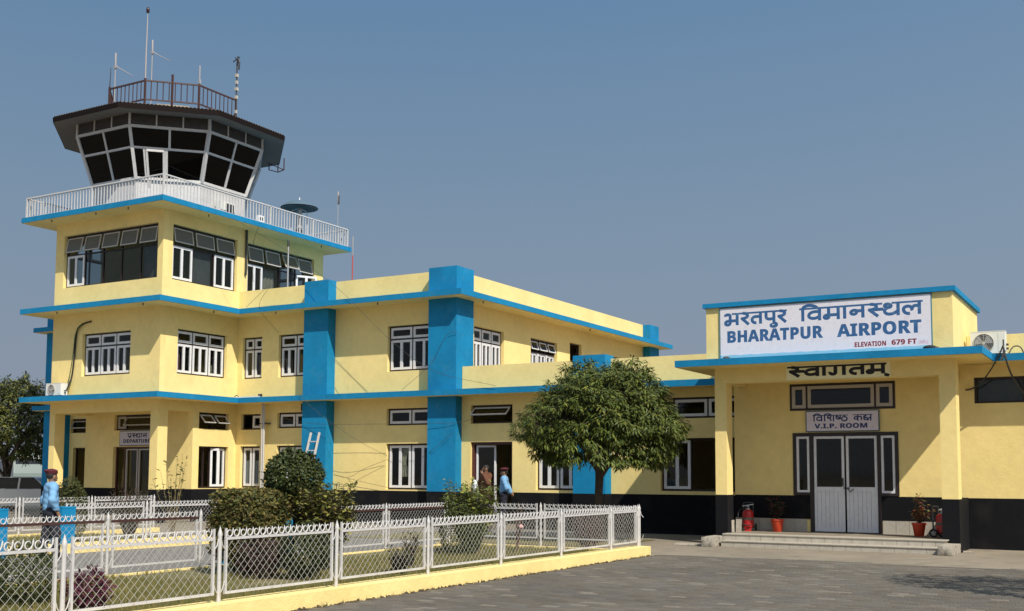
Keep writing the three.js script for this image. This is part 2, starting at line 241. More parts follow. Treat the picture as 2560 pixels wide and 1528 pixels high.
// ------------------------------------------------------------------ control tower block
{
  const t = thing('control_tower', 'square yellow tower block carrying an eight-sided glazed control cab', 'building');
  // porch of the ground floor
  mesh('column', B(XL, XL + 0.28, PL, S1[0], ZT - 0.42, ZT), MAT.yellow, t); mesh('column', B(XT - 0.36, XT, PL, S1[0], ZT - 0.42, ZT), MAT.yellow, t);
  mesh('plinth', B(XL - 0.006, XL + 0.286, 0, PL, ZT - 0.426, ZT + 0.006), MAT.black, t); mesh('plinth', B(XT - 0.366, XT + 0.006, 0, PL, ZT - 0.426, ZT + 0.006), MAT.black, t);
  mesh('beam', B(XL + 0.28, XT - 0.36, 3.75, S1[0], ZT - 0.40, ZT - 0.004), MAT.yellow, t); mesh('beam', B(XT - 0.40, XT - 0.004, 3.79, S1[0], -27.77, ZT - 0.42), MAT.yellow, t); mesh('beam', B(XL + 0.004, XL + 0.27, 3.75, S1[0], -27.77, ZT - 0.42), MAT.yellow, t);
  const zd = -27.77;
  wall(t, 'f', zd, XL, XT - 0.23, PL, S1[0], [[-32.72, -30.35, 0, 2.60], [-32.70, -30.35, 3.19, 3.75]], MAT.yellow);
  wall(t, 'f', zd + 0.006, XL, -32.72, 0, PL, [], MAT.black, 'plinth'); wall(t, 'f', zd + 0.006, -30.35, XT - 0.24, 0, PL, [], MAT.black, 'plinth');
  windowUnit(t, 'f', zd, -32.72, -30.35, 0.18, 2.60, [{ h: 1, t: ['p', 'p', 'p', 'p'], w: [0.5, 0.9, 0.9, 0.5] }], { name: 'door', frame: MAT.maroon });
  for (const [a, b] of [[-32.16, -31.56], [-31.50, -30.92]]) mesh('door_leaf', frameGeo(a, b, 0.2, 2.52, 0.045, -0.14, -0.10).translate(0, 0, zd), MAT.dusty, t);
  windowUnit(t, 'f', zd, -32.70, -30.35, 3.19, 3.75, [{ h: 1, t: ['s', 'v'], w: [0.42, 1.8], open: [0, 0.55] }], { sash: MAT.dusty });
  // right face, ground floor
  wall(t, 'r', XT, 27.77, -ZW, PL, S1[0], [[28.07, 29.48, 1.14, 2.60], [28.05, 29.47, 3.20, 3.78]], MAT.yellow);
  wall(t, 'r', XT + 0.006, 27.77, -ZW, 0, PL, [], MAT.black, 'plinth');
  windowUnit(t, 'r', XT, 28.07, 29.48, 1.14, 2.60, [{ h: 1, t: ['s', 'n', 's', 's'], w: [0.5, 0.45, 0.6, 0.55], open: [-0.7, 0, 0.35, 0] }]);
  windowUnit(t, 'r', XT, 28.05, 29.47, 3.20, 3.78, [{ h: 1, t: ['v', 'v'], open: [0.75, 0.75] }], { ventMat: MAT.sash });
  // first floor
  wall(t, 'f', ZT, XL, XT, S1[1], S2[0], [[-32.64, -30.20, 5.03, 6.53]], MAT.yellow);
  wall(t, 'r', XT, -ZT + 0.23, -ZW + 0.3, S1[1], S2[0], [[26.97, 29.30, 5.04, 6.58]], MAT.yellow);
  const w2 = windowUnit(t, 'f', ZT, -32.64, -30.20, 5.03, 6.53, up3()), w3 = windowUnit(t, 'r', XT, 26.97, 29.30, 5.04, 6.58, up3());
  curtain(w2, -30.95, -30.55, 5.08, 5.95, -0.32, CLOTH.olive); curtain(w3, 27.0, 27.36, 5.08, 6.5, -0.32, CLOTH.pink); curtain(w3, 28.75, 29.25, 5.08, 5.5, -0.4, CLOTH.pale);
  // second floor, glazed on all sides
  const vent5 = { h: 0.66, t: ['v', 'v', 'v', 'v', 'v'], open: [0.20, 0.19, 0.19, 0.18, 0.15] };
  wall(t, 'f', ZT, XL, XT, S2[1], S3[0], [[-33.79, -29.02, 8.25, 10.14]], MAT.yellow);
  windowUnit(t, 'f', ZT, -33.79, -29.02, 8.25, 10.14, [vent5, { h: 1.15, t: ['ss', 'p', 'p', 'p', 'g'] }], { frame: MAT.frame, ventGlass: MAT.dustglass });
  wall(t, 'r', XT, -ZT + 0.23, -ZB, S2[1], S3[0], [[26.64, 29.70, 8.23, 10.14], [30.24, 33.97, 8.23, 10.14]], MAT.yellow);
  windowUnit(t, 'r', XT, 26.64, 29.70, 8.23, 10.14, [{ h: 0.62, t: ['v', 'v', 'v'], open: [0.17, 0.16, 0.16] }, { h: 1.2, t: ['ss', 'g', 'ss'] }], { ventGlass: MAT.dustglass });
  const w4 = windowUnit(t, 'r', XT, 30.24, 33.97, 8.23, 10.14, [{ h: 0.66, t: ['v', 'v', 'v', 'v'], open: [0.16, 0.2, 0.42, 0.24] }, { h: 1.15, t: ['ss', 'p', 'p', 'ss'], open: [0, 0, 0, 0.5] }], { ventGlass: MAT.dustglass });
  curtain(w4, 31.35, 32.05, 8.25, 9.35, -0.34, CLOTH.pale);
  wall(t, 'b', ZB, -XT + 0.23, -XL, S2[1], S3[0], [[29.6, 31.0, 8.25, 10.14]], MAT.yellow); wall(t, 'l', XL, ZB + 0.23, ZT - 0.23, S2[1], S3[0], [[-28.2, -26.9, 8.25, 10.14]], MAT.yellow);
  windowUnit(t, 'b', ZB, 29.6, 31.0, 8.25, 10.14, [{ h: 0.6, t: ['s', 's'] }, { h: 1.15, t: ['p', 'p'] }]);
  windowUnit(t, 'l', XL, -28.2, -26.9, 8.25, 10.14, [{ h: 0.6, t: ['s', 's'] }, { h: 1.15, t: ['p', 'p'] }]);
  // remaining shell
  wall(t, 'l', XL, ZB, ZT - 0.23, S1[1], S2[0], [], MAT.yellow); wall(t, 'l', XL + 0.01, ZB, zd - 0.24, 0, S1[0], [], MAT.yellow);
  mesh('floor', B(XL + 0.02, XT - 0.02, 0.02, 0.16, ZB, ZT + 0.02), MAT.concrete, t);
  const o1 = 0.74, o2 = 0.80, o3 = 0.85;
  slab(t, XL - o1, XT + o1, S1[0], S1[1], ZB, ZT + o1); slab(t, XL - o2, XT + o2, S2[0], S2[1], ZB, ZT + o2); slab(t, XL - o3, XT + o3, S3[0], S3[1], ZB - 0.72, ZT + o3);
  // dark downpipe stub between the two upper windows
  mesh('downpipe', tube([[XT + 0.06, 10.58, -30.10], [XT + 0.06, 9.1, -30.10], [XT + 0.04, 8.9, -30.10]], 0.045, 8), MAT.darksteel, t);

  // little rain spouts under the slabs
  for (const [x, y, z] of [[-33.6, 10.58, -25.5], [-31.3, 10.58, -25.5], [-29.7, 10.58, -25.5], [-28.1, 10.58, -27.6], [-28.1, 10.58, -33.6], [-28.9, 7.28, -25.55], [-33.2, 7.28, -25.55], [-28.15, 7.28, -28.0]]) mesh('rain_spout', cyl(0.018, 0.022, 0.09, 7).translate(x, y - 0.04, z), MAT.darksteel, t);
  // white balustrade round the roof
  const rx0 = XL - o3 + 0.12, rx1 = XT + o3 - 0.12, rz0 = ZB - 0.72 + 0.12, rz1 = ZT + o3 - 0.12, y0 = S3[1], yt = 11.47;
  const rail = part('balustrade', t), bal = B(-0.013, 0.013, y0 + 0.05, yt, -0.013, 0.013);
  mesh('rail', M([B(rx0, rx1, yt, yt + 0.045, rz1 - 0.03, rz1 + 0.03), B(rx0, rx1, yt, yt + 0.045, rz0 - 0.03, rz0 + 0.03), B(rx1 - 0.028, rx1 + 0.028, yt + 0.002, yt + 0.043, rz0, rz1), B(rx0 - 0.028, rx0 + 0.028, yt + 0.002, yt + 0.043, rz0, rz1), B(rx0, rx1, y0 + 0.02, y0 + 0.05, rz1 - 0.02, rz1 + 0.02), B(rx0, rx1, y0 + 0.02, y0 + 0.05, rz0 - 0.02, rz0 + 0.02), B(rx1 - 0.02, rx1 + 0.02, y0 + 0.022, y0 + 0.048, rz0, rz1), B(rx0 - 0.02, rx0 + 0.02, y0 + 0.022, y0 + 0.048, rz0, rz1)]), MAT.white, rail);
  const post = B(-0.028, 0.028, y0, yt + 0.03, -0.028, 0.028);
  for (const [x, z] of [[rx0, rz1], [rx1, rz1], [rx1, rz0], [rx0, rz0], [rx1, -30.6], [rx1, -33.0], [-31.5, rz1]]) mesh('post', post, MAT.white, rail).position.set(x, 0, z);
  const run = (ax, az, bx, bz) => { const L = Math.hypot(bx - ax, bz - az), n = Math.round(L / 0.150); for (let i = 1; i < n; i++) mesh('baluster', bal, MAT.white, rail).position.set(ax + (bx - ax) * i / n, 0, az + (bz - az) * i / n); };
  run(rx0, rz1, rx1, rz1); run(rx1, rz1, rx1, rz0); run(rx1, rz0, rx0, rz0); run(rx0, rz0, rx0, rz1);

  // eight-sided control cab
  const C = [-31.45, -29.0], T8 = Math.tan(Math.PI / 8), K = [[-T8, 1], [T8, 1], [1, T8], [1, -T8], [T8, -1], [-T8, -1], [-1, -T8], [-1, T8]];
  const v8 = (a, y, k) => [C[0] + K[(k + 8) % 8][0] * a, y, C[1] + K[(k + 8) % 8][1] * a];
  const frustum = (rings) => { const P = [], I = [], U = []; rings.forEach(([a, y]) => { for (let k = 0; k < 8; k++) { const v = v8(a, y, k); P.push(...v); U.push(k * 2, y); } }); for (let i = 0; i < rings.length - 1; i++) for (let k = 0; k < 8; k++) { const a = i * 8 + k, b = i * 8 + (k + 1) % 8; I.push(a, b, a + 8, b, b + 8, a + 8); } const g = bg(P, null, U, I).toNonIndexed(); g.computeVertexNormals(); return g; };
  mesh('cab_wall', frustum([[2.60, S3[1]], [2.62, 11.82], [2.40, 11.82], [2.40, S3[1]]]), MAT.white, t);
  mesh('cab_floor', frustum([[0.01, 10.95], [2.41, 10.95]]), MAT.dim, t); mesh('cab_ceiling', frustum([[3.15, 13.60], [0.01, 13.60]]), MAT.dim, t);
  const lerp3 = (a, b, t) => a.map((x, i) => x + (b[i] - x) * t), aY = (y) => 2.64 + (3.19 - 2.64) * (y - 11.84) / (13.54 - 11.84);
  for (let k = 0; k < 8; k++) {
    const g = part('cab_window', t), E = (y, s) => lerp3(v8(aY(y), y, k), v8(aY(y), y, k + 1), s), U3 = (y, s) => lerp3(v8(3.2, y, k), v8(3.2, y, k + 1), s);
    const out = V3(...E(12.5, 0.5)).sub(V3(C[0], 12.5, C[1])).normalize(), L = [], w = 0.085;
    L.push(bar(E(11.84, 0), E(13.56, 0), 0.11, 0.11, out), bar(E(11.86, 0), E(11.86, 1), 0.10, w, out), bar(E(13.54, 0), E(13.54, 1), 0.09, w, out), bar(E(12.86, 0), E(12.86, 1), 0.075, 0.07, out), bar(E(12.86, 0.5), E(13.54, 0.5), 0.075, 0.07, out), bar(E(11.86, k === 1 ? 0.46 : 0.5), E(12.86, k === 1 ? 0.46 : 0.5), 0.085, 0.07, out), bar(U3(13.56, 0), U3(13.98, 0), 0.08, 0.08, out));
    for (const s of [1 / 3, 2 / 3]) L.push(bar(U3(13.58, s), U3(13.98, s), 0.05, 0.045, out));
    if (k === 1) L.push(bar(E(11.86, 0.155), E(12.86, 0.155), 0.06, 0.08, out));
    mesh('mullions', M(L), MAT.white, g);
    const quad = (a, b, c, d) => { const G = bg([...a, ...b, ...c, ...d], null, [0, 0, 1, 0, 1, 1, 0, 1], [0, 1, 2, 0, 2, 3]); return G; };
    const m = k === 1 ? 0.46 : 0.5;
    mesh('pane', quad(E(11.87, 0), E(11.87, m), E(12.86, m), E(12.86, 0)), MAT.tinted, g); mesh('pane', quad(E(11.87, m), E(11.87, 1), E(12.86, 1), E(12.86, m)), MAT.tinted, g); mesh('pane', quad(E(12.86, 0), E(12.86, 0.5), E(13.54, 0.5), E(13.54, 0)), MAT.tinted, g); mesh('pane', quad(E(12.86, 0.5), E(12.86, 1), E(13.54, 1), E(13.54, 0.5)), MAT.tinted, g);
    for (let s = 0; s < 3; s++) mesh('panel', quad(U3(13.56, s / 3), U3(13.56, (s + 1) / 3), U3(13.98, (s + 1) / 3), U3(13.98, s / 3)), MAT.cabpanel, g);
    if (k === 1) { const Dd = (y, s) => V3(...E(y, s)).addScaledVector(out, 0.05).toArray(); const F = [bar(Dd(10.98, 0.19), Dd(12.80, 0.19), 0.075, 0.04, out), bar(Dd(10.98, 0.425), Dd(12.80, 0.425), 0.075, 0.04, out), bar(Dd(12.78, 0.19), Dd(12.78, 0.425), 0.075, 0.04, out), bar(Dd(11.86, 0.19), Dd(11.86, 0.425), 0.09, 0.04, out)]; mesh('door_frame', M(F), MAT.white, g); }
  }
  // overhanging roof: soffit, fascia, ribbed sheets, flat crown
  mesh('cab_soffit', frustum([[3.98, 13.90], [3.16, 13.985]]), MAT.soffit, t);
  mesh('cab_fascia', frustum([[3.985, 13.89], [4.0, 14.06], [3.93, 14.10]]), MAT.fascia, t);
  const roof = part('cab_roof', t), R0 = (k) => [v8(3.97, 14.08, k), v8(3.97, 14.08, k + 1), v8(1.4, 14.86, k + 1), v8(1.4, 14.86, k)];
  for (let k = 0; k < 8; k++) { const q = R0(k), n = 26, P = [], I = [], U = []; for (let i = 0; i <= n * 2; i++) { const s = i / (n * 2), a = lerp3(q[0], q[1], s), b = lerp3(q[3], q[2], s), h = (i % 2) * 0.035; P.push(a[0], a[1] + h, a[2], b[0], b[1] + h, b[2]); U.push(s * 3, 0, s * 3, 2.6); if (i) { const e = i * 2; I.push(e - 2, e, e - 1, e, e + 1, e - 1); } } mesh('sheet', bg(P, null, U, I), MAT.eave, roof); }
  mesh('crown_slab', frustum([[1.45, 14.84], [1.3, 15.0], [0.01, 15.06]]), MAT.concrete, roof);
  // brown railing on the cab roof
  const rr = part('roof_railing', t), ra = 2.22, RL = [], pg = B(-0.03, 0.03, 14.55, 15.58, -0.03, 0.03), bb = B(-0.012, 0.012, 14.82, 15.5, -0.012, 0.012);
  for (let k = 0; k < 8; k++) { RL.push(bar(v8(ra, 15.5, k), v8(ra, 15.5, k + 1), 0.05, 0.05), bar(v8(ra, 14.82, k), v8(ra, 14.82, k + 1), 0.045, 0.045)); const p = v8(ra, 0, k); mesh('post', pg, MAT.brownrail, rr).position.set(p[0], 0, p[2]); for (let i = 1; i < 9; i++) { const q = lerp3(v8(ra, 0, k), v8(ra, 0, k + 1), i / 9); mesh('baluster', bb, MAT.brownrail, rr).position.set(q[0], 0, q[2]); } }
  mesh('rail', M(RL), MAT.brownrail, rr);
  const mp = lerp3(v8(ra, 0, 1), v8(ra, 0, 2), 0.5); mesh('post', B(-0.03, 0.03, 14.6, 15.8, -0.03, 0.03), MAT.brownrail, rr).position.set(mp[0], 0, mp[2]);
  mesh('gusset', bg([...v8(ra, 14.5, 0), ...v8(ra, 15.35, 0), ...lerp3(v8(ra, 14.5, 0), v8(ra, 14.5, 1), 0.22)], null, null, [0, 1, 2]), MAT.brownrail, rr);
  // small steel bracket hanging from the eave
  const bk = [-28.98, 13.46, -31.5]; mesh('eave_bracket', M([bar(bk, [bk[0] + 0.75, bk[1] - 0.35, bk[2]], 0.03), bar([bk[0] + 0.75, bk[1] + 0.1, bk[2]], [bk[0] + 0.75, bk[1] - 0.35, bk[2]], 0.03), bar([bk[0] + 0.45, bk[1] - 0.05, bk[2]], [bk[0] + 0.45, bk[1] - 0.4, bk[2]], 0.03), bar([bk[0] + 0.45, bk[1] - 0.4, bk[2]], [bk[0] + 0.75, bk[1] - 0.35, bk[2]], 0.03), bar([bk[0], bk[1] - 0.25, bk[2]], [bk[0] + 0.45, bk[1] - 0.4, bk[2]], 0.03), bar(bk, [bk[0], bk[1] - 0.25, bk[2]], 0.03)]), MAT.brownrail, t);
}

// ------------------------------------------------------------------ two-storey terminal wing
function pillar(parent, x0, x1, z0, z1, y1) { mesh('pillar', B(x0, x1, PL, y1, z0, z1), MAT.blue, parent); mesh('plinth', B(x0 - 0.006, x1 + 0.006, 0, PL, z0, z1 + 0.006), MAT.black, parent); }
{
  const t = thing('terminal_wing', 'two-storey yellow terminal wing with blue pillars and flat roof edge', 'building');
  const A = [-28.53, -27.60], Bq = [-26.82, -25.33], Cq = [-22.06, -20.19];
  wall(t, 'f', ZW, XT, -19.12, PL, S1[0], [[...A, 1.16, 2.63], [...A, 3.22, 3.78], [...Bq, 1.15, 2.64], [...Bq, 3.25, 3.80], [...Cq, 1.16, 2.66], [...Cq, 3.26, 3.82]], MAT.yellow);
  wall(t, 'f', ZW + 0.006, XT, -19.12, 0, PL, [], MAT.black, 'plinth');
  wall(t, 'f', ZW, XT, XR, S1[1], S2[0], [[...A, 5.05, 6.55], [...Bq, 5.05, 6.56], [...Cq, 5.05, 6.57]], MAT.yellow);
  const two = [{ h: 0.40, t: ['s', 's'] }, { h: 1.08, t: ['ss', 'ss'] }];
  windowUnit(t, 'f', ZW, ...A, 5.05, 6.55, [{ h: 0.40, t: ['s', 's'] }, { h: 1.08, t: ['s', 's'] }]); curtain(windowUnit(t, 'f', ZW, ...Bq, 5.05, 6.56, two), -26.35, -25.95, 5.1, 6.05, -0.4, CLOTH.olive); windowUnit(t, 'f', ZW, ...Cq, 5.05, 6.57, two);
  windowUnit(t, 'f', ZW, ...A, 3.22, 3.78, [{ h: 1, t: ['n', 's'], w: [0.42, 0.5] }]); windowUnit(t, 'f', ZW, ...Bq, 3.25, 3.80, [{ h: 1, t: ['s', 's'] }]); windowUnit(t, 'f', ZW, ...Cq, 3.26, 3.82, [{ h: 1, t: ['s', 's'] }]);
  const wa = windowUnit(t, 'f', ZW, ...A, 1.16, 2.63, [{ h: 1, t: ['s', 's'] }]); windowUnit(t, 'f', ZW, ...Bq, 1.15, 2.64, [{ h: 1, t: ['ss', 'ss'] }]); const wc = windowUnit(t, 'f', ZW, ...Cq, 1.16, 2.66, [{ h: 1, t: ['ss', 'ss'] }]);
  mesh('frosted_film', B(-28.42, -28.12, 1.24, 2.12, -0.175, -0.170), MAT.frosted, wa); mesh('frosted_film', B(-28.02, -27.70, 1.24, 2.12, -0.175, -0.170), MAT.frosted, wa);
  { // a pulled-together curtain behind the left sash
    const P = [], I = [], n = 14, rows = 12; for (let r = 0; r <= rows; r++) { const v = r / rows, y = 2.56 - v * 0.98, w = 0.11 + 0.07 * Math.abs(v - 0.55) * 2 - (v < 0.1 ? 0 : 0.03) + (v > 0.62 ? 0.05 : 0), cx = -21.42 - 0.06 * Math.sin(v * 2.6); for (let i = 0; i <= n; i++) { const s = i / n; P.push(cx + (s - 0.5) * 2 * w, y, -0.20 + 0.018 * Math.sin(s * 22 + v)); if (r && i) { const e = r * (n + 1) + i; I.push(e - n - 2, e - 1, e, e - n - 2, e, e - n - 1); } } }
    mesh('curtain', bg(P, null, null, I), MAT.cloth, wc);
  }
  // end wall
  wall(t, 'r', XR, -ZW + 0.23, -ZE, 4.0, S2[0], [[31.10, 33.05, 5.05, 6.58], [34.95, 37.0, 5.05, 6.60], [38.05, 39.05, 4.6, 6.75], [41.2, 43.2, 5.05, 6.58]], MAT.yellow);
  windowUnit(t, 'r', XR, 31.10, 33.05, 5.05, 6.58, [{ h: 0.42, t: ['s', 's', 's'] }, { h: 1.05, t: ['ss', 'ss', 'ss'] }]); windowUnit(t, 'r', XR, 34.95, 37.0, 5.05, 6.60, [{ h: 0.44, t: ['v', 'v', 'v'], open: [0.3, 0.3, 0.3] }, { h: 1.05, t: ['ss', 'ss', 'ss'] }], { ventMat: MAT.sash }); windowUnit(t, 'r', XR, 41.2, 43.2, 5.05, 6.58, up3());
  face(mesh('door_frame', frameGeo(38.05, 39.05, 4.6, 6.75, 0.05, -0.2, -0.12), MAT.frame, t), 'r', XR);
  // parapets, roof, rest of the shell
  wall(t, 'f', ZW, XT, XR, S2[1], 8.25, [], MAT.yellow, 'parapet', 0.2); wall(t, 'r', XR, -ZW + 0.2, -ZE, S2[1], 8.25, [], MAT.yellow, 'parapet', 0.2);
  slab(t, XT + 0.741, -9.9, S1[0], S1[1], ZW - 0.3, ZW + 0.70); slab(t, XT + 0.801, XR + 0.80, S2[0], S2[1], -46.6, ZW + 0.80);
  mesh('roof', B(XT - 6, XR - 0.1, S2[0] + 0.02, S2[1] - 0.01, -46, ZW - 0.1), MAT.concrete, t);
  mesh('wall', B(XL, XR, 0, 8.2, ZE - 0.25, ZE), MAT.yellow, t); mesh('floor', B(XT, XR - 0.24, 4.02, 4.3, ZE, ZW - 0.32), MAT.dim, t); mesh('floor', B(XT, XR, 0.02, 0.18, ZE, ZW - 0.24), MAT.dim, t); mesh('partition', B(XL + 0.02, XL + 0.2, 0, S2[0], ZE, ZB - 0.01), MAT.dim, t); mesh('partition', B(XT - 0.2, XT - 0.01, 4.33, S2[0] - 0.01, ZB, ZW - 0.4), MAT.dim, t);
  pillar(t, -25.32, -24.27, -30.0, -29.43, 8.27); pillar(t, -20.18, -19.11, -30.52, -29.49, 8.30);
  mesh('pillar', B(XR - 0.4, -19.11, 4.4, 8.25, -46.1, -45.1), MAT.blue, t);
  for (const [x, y, z] of [[-26.4, 7.28, -29.2], [-22.0, 7.28, -29.2], [-18.8, 7.28, -30.6], [-18.8, 7.28, -38.5]]) mesh('rain_spout', cyl(0.018, 0.022, 0.09, 7).translate(x, y - 0.04, z), MAT.darksteel, t);
  // paired white rainwater pipes
  for (const x of [-27.30, -27.215]) { mesh('rainwater_pipe', tube([[x, 4.14, -29.62], [x, 2.2, -29.62], [x, 0.2, -29.62]], 0.035, 10), MAT.oldsash, t); }
  for (const y of [1.7, 3.4]) mesh('pipe_bracket', B(-27.40, -27.10, y, y + 0.04, -29.85, -29.60), MAT.darksteel, t);
  mesh('wall_lamp', M([B(-25.62, -25.50, 3.92, 4.08, -29.85, -29.70), cyl(0.05, 0.07, 0.12, 10).translate(-25.56, 3.88, -29.72)]), MAT.darksteel, t);
  // left continuation of the wing behind the tower
  const w = thing('terminal_annex', 'short end bay of the terminal with one blue pillar behind the tower', 'building');
  wall(w, 'f', ZW, -38.4, XL, PL, S1[0], [[-37.70, -36.0, 3.24, 3.80], [-37.5, -35.6, 0, 2.65]], MAT.yellow); wall(w, 'f', ZW + 0.006, -38.4, XL, 0, PL, [[-37.5, -35.6, 0, 2.65]], MAT.black, 'plinth'); wall(w, 'f', ZW, -38.4, XL, S1[1], S2[0], [], MAT.yellow);
  windowUnit(w, 'f', ZW, -37.70, -36.0, 3.24, 3.80, [{ h: 1, t: ['v'], open: [0.6] }]); windowUnit(w, 'f', ZW, -37.5, -35.6, 0.18, 2.65, [{ h: 1, t: ['n', 's', 's'], w: [0.7, 0.5, 0.5], open: [0, 0.5, 0] }], { name: 'door' });
  pillar(w, -38.80, -37.74, -30.1, -29.43, 8.25); slab(w, -39.2, XL - 0.002, S1[0], S1[1], -40, ZW + 0.7); slab(w, -39.15, XL - 0.002, S2[0], S2[1], -40, ZW + 0.8);
  mesh('wall', B(-38.6, -38.4, 0, S2[0], -40, ZW - 0.02), MAT.yellow, w); mesh('wall', B(-38.4, XL, 0, S2[0], -40, -39.8), MAT.yellow, w);
}

// ------------------------------------------------------------------ single-storey wing behind the tree
{
  const t = thing('low_wing', 'single-storey yellow wing with plain parapet behind the round tree', 'building');
  const holes = [[-18.77, -17.25, 0, 2.68], [-18.77, -17.25, 3.26, 3.84], [-16.42, -14.9, 1.20, 2.64], [-12.35, -10.05, 1.22, 2.72], [-12.0, -9.9, 3.28, 3.88]];
  wall(t, 'f', ZW, -19.12, -9.48, PL, S1[0], holes, MAT.yellow); wall(t, 'f', ZW + 0.006, -19.105, -18.77, 0, PL, [], MAT.black, 'plinth'); wall(t, 'f', ZW + 0.006, -17.25, -9.48, 0, PL, [], MAT.black, 'plinth');
  windowUnit(t, 'f', ZW, -18.77, -17.25, 3.26, 3.84, [{ h: 1, t: ['v'], open: [0.9], }], { ventMat: MAT.sash });
  windowUnit(t, 'f', ZW, -16.42, -14.9, 1.20, 2.64, [{ h: 1, t: ['ss', 'ss'] }]);
  windowUnit(t, 'f', ZW, -12.35, -10.05, 1.22, 2.72, [{ h: 1, t: ['ss', 'n', 's'], w: [0.85, 0.85, 0.5], open: [0, 0, 0.6] }]); windowUnit(t, 'f', ZW, -12.0, -9.9, 3.28, 3.88, [{ h: 1, t: ['s', 's'] }]);
  const d = part('door', t); mesh('frame', M([B(-18.77, -18.69, 0.16, 2.68, ZW - 0.2, ZW - 0.09), B(-17.33, -17.25, 0.16, 2.68, ZW - 0.2, ZW - 0.09), B(-18.69, -17.33, 2.60, 2.68, ZW - 0.2, ZW - 0.09)]), MAT.maroon, d);
  const leaf = mesh('leaf', frameGeo(0, 0.66, 0.18, 2.58, 0.06, -0.03, 0.03), MAT.sash, d); leaf.position.set(-18.66, 0, ZW - 0.2); leaf.rotation.y = 0.18; const lp = mesh('pane', paneGeo(0.05, 0.61, 0.9, 2.53, 0), MAT.glass, d); lp.position.copy(leaf.position); lp.rotation.y = 0.18; const lb = mesh('kick_panel', B(0.05, 0.61, 0.22, 0.9, -0.015, 0.015), MAT.maroon, d); lb.position.copy(leaf.position); lb.rotation.y = 0.18;
  wall(t, 'f', ZW, -19.10, -9.5, S1[1], 5.09, [], MAT.yellow, 'parapet', 0.2);
  pillar(t, -14.95, -13.90, -30.05, -29.44, 5.19);
  mesh('roof', B(XR + 0.01, -4.0, S1[0] + 0.02, S1[1] - 0.01, -39, ZW - 0.25), MAT.concrete, t); mesh('floor', B(XR + 0.01, -9.0, 0.0, 0.16, -39, ZW - 0.01), MAT.dim, t); mesh('wall', B(XR + 0.01, 6, 0, 5.0, -39.2, -39), MAT.yellow, t); mesh('wall', B(-9.48, -9.28, 0, S1[0] + 0.01, ZW - 0.01, ZV - 0.24), MAT.yellow, t); mesh('wall', B(XR - 0.22, XR, 0, 4.0, ZE, ZW - 0.24), MAT.yellow, t);
  mesh('doorstep', B(-18.9, -17.1, 0.0, 0.15, ZW - 0.01, ZW + 0.75), MAT.concrete, t);
}

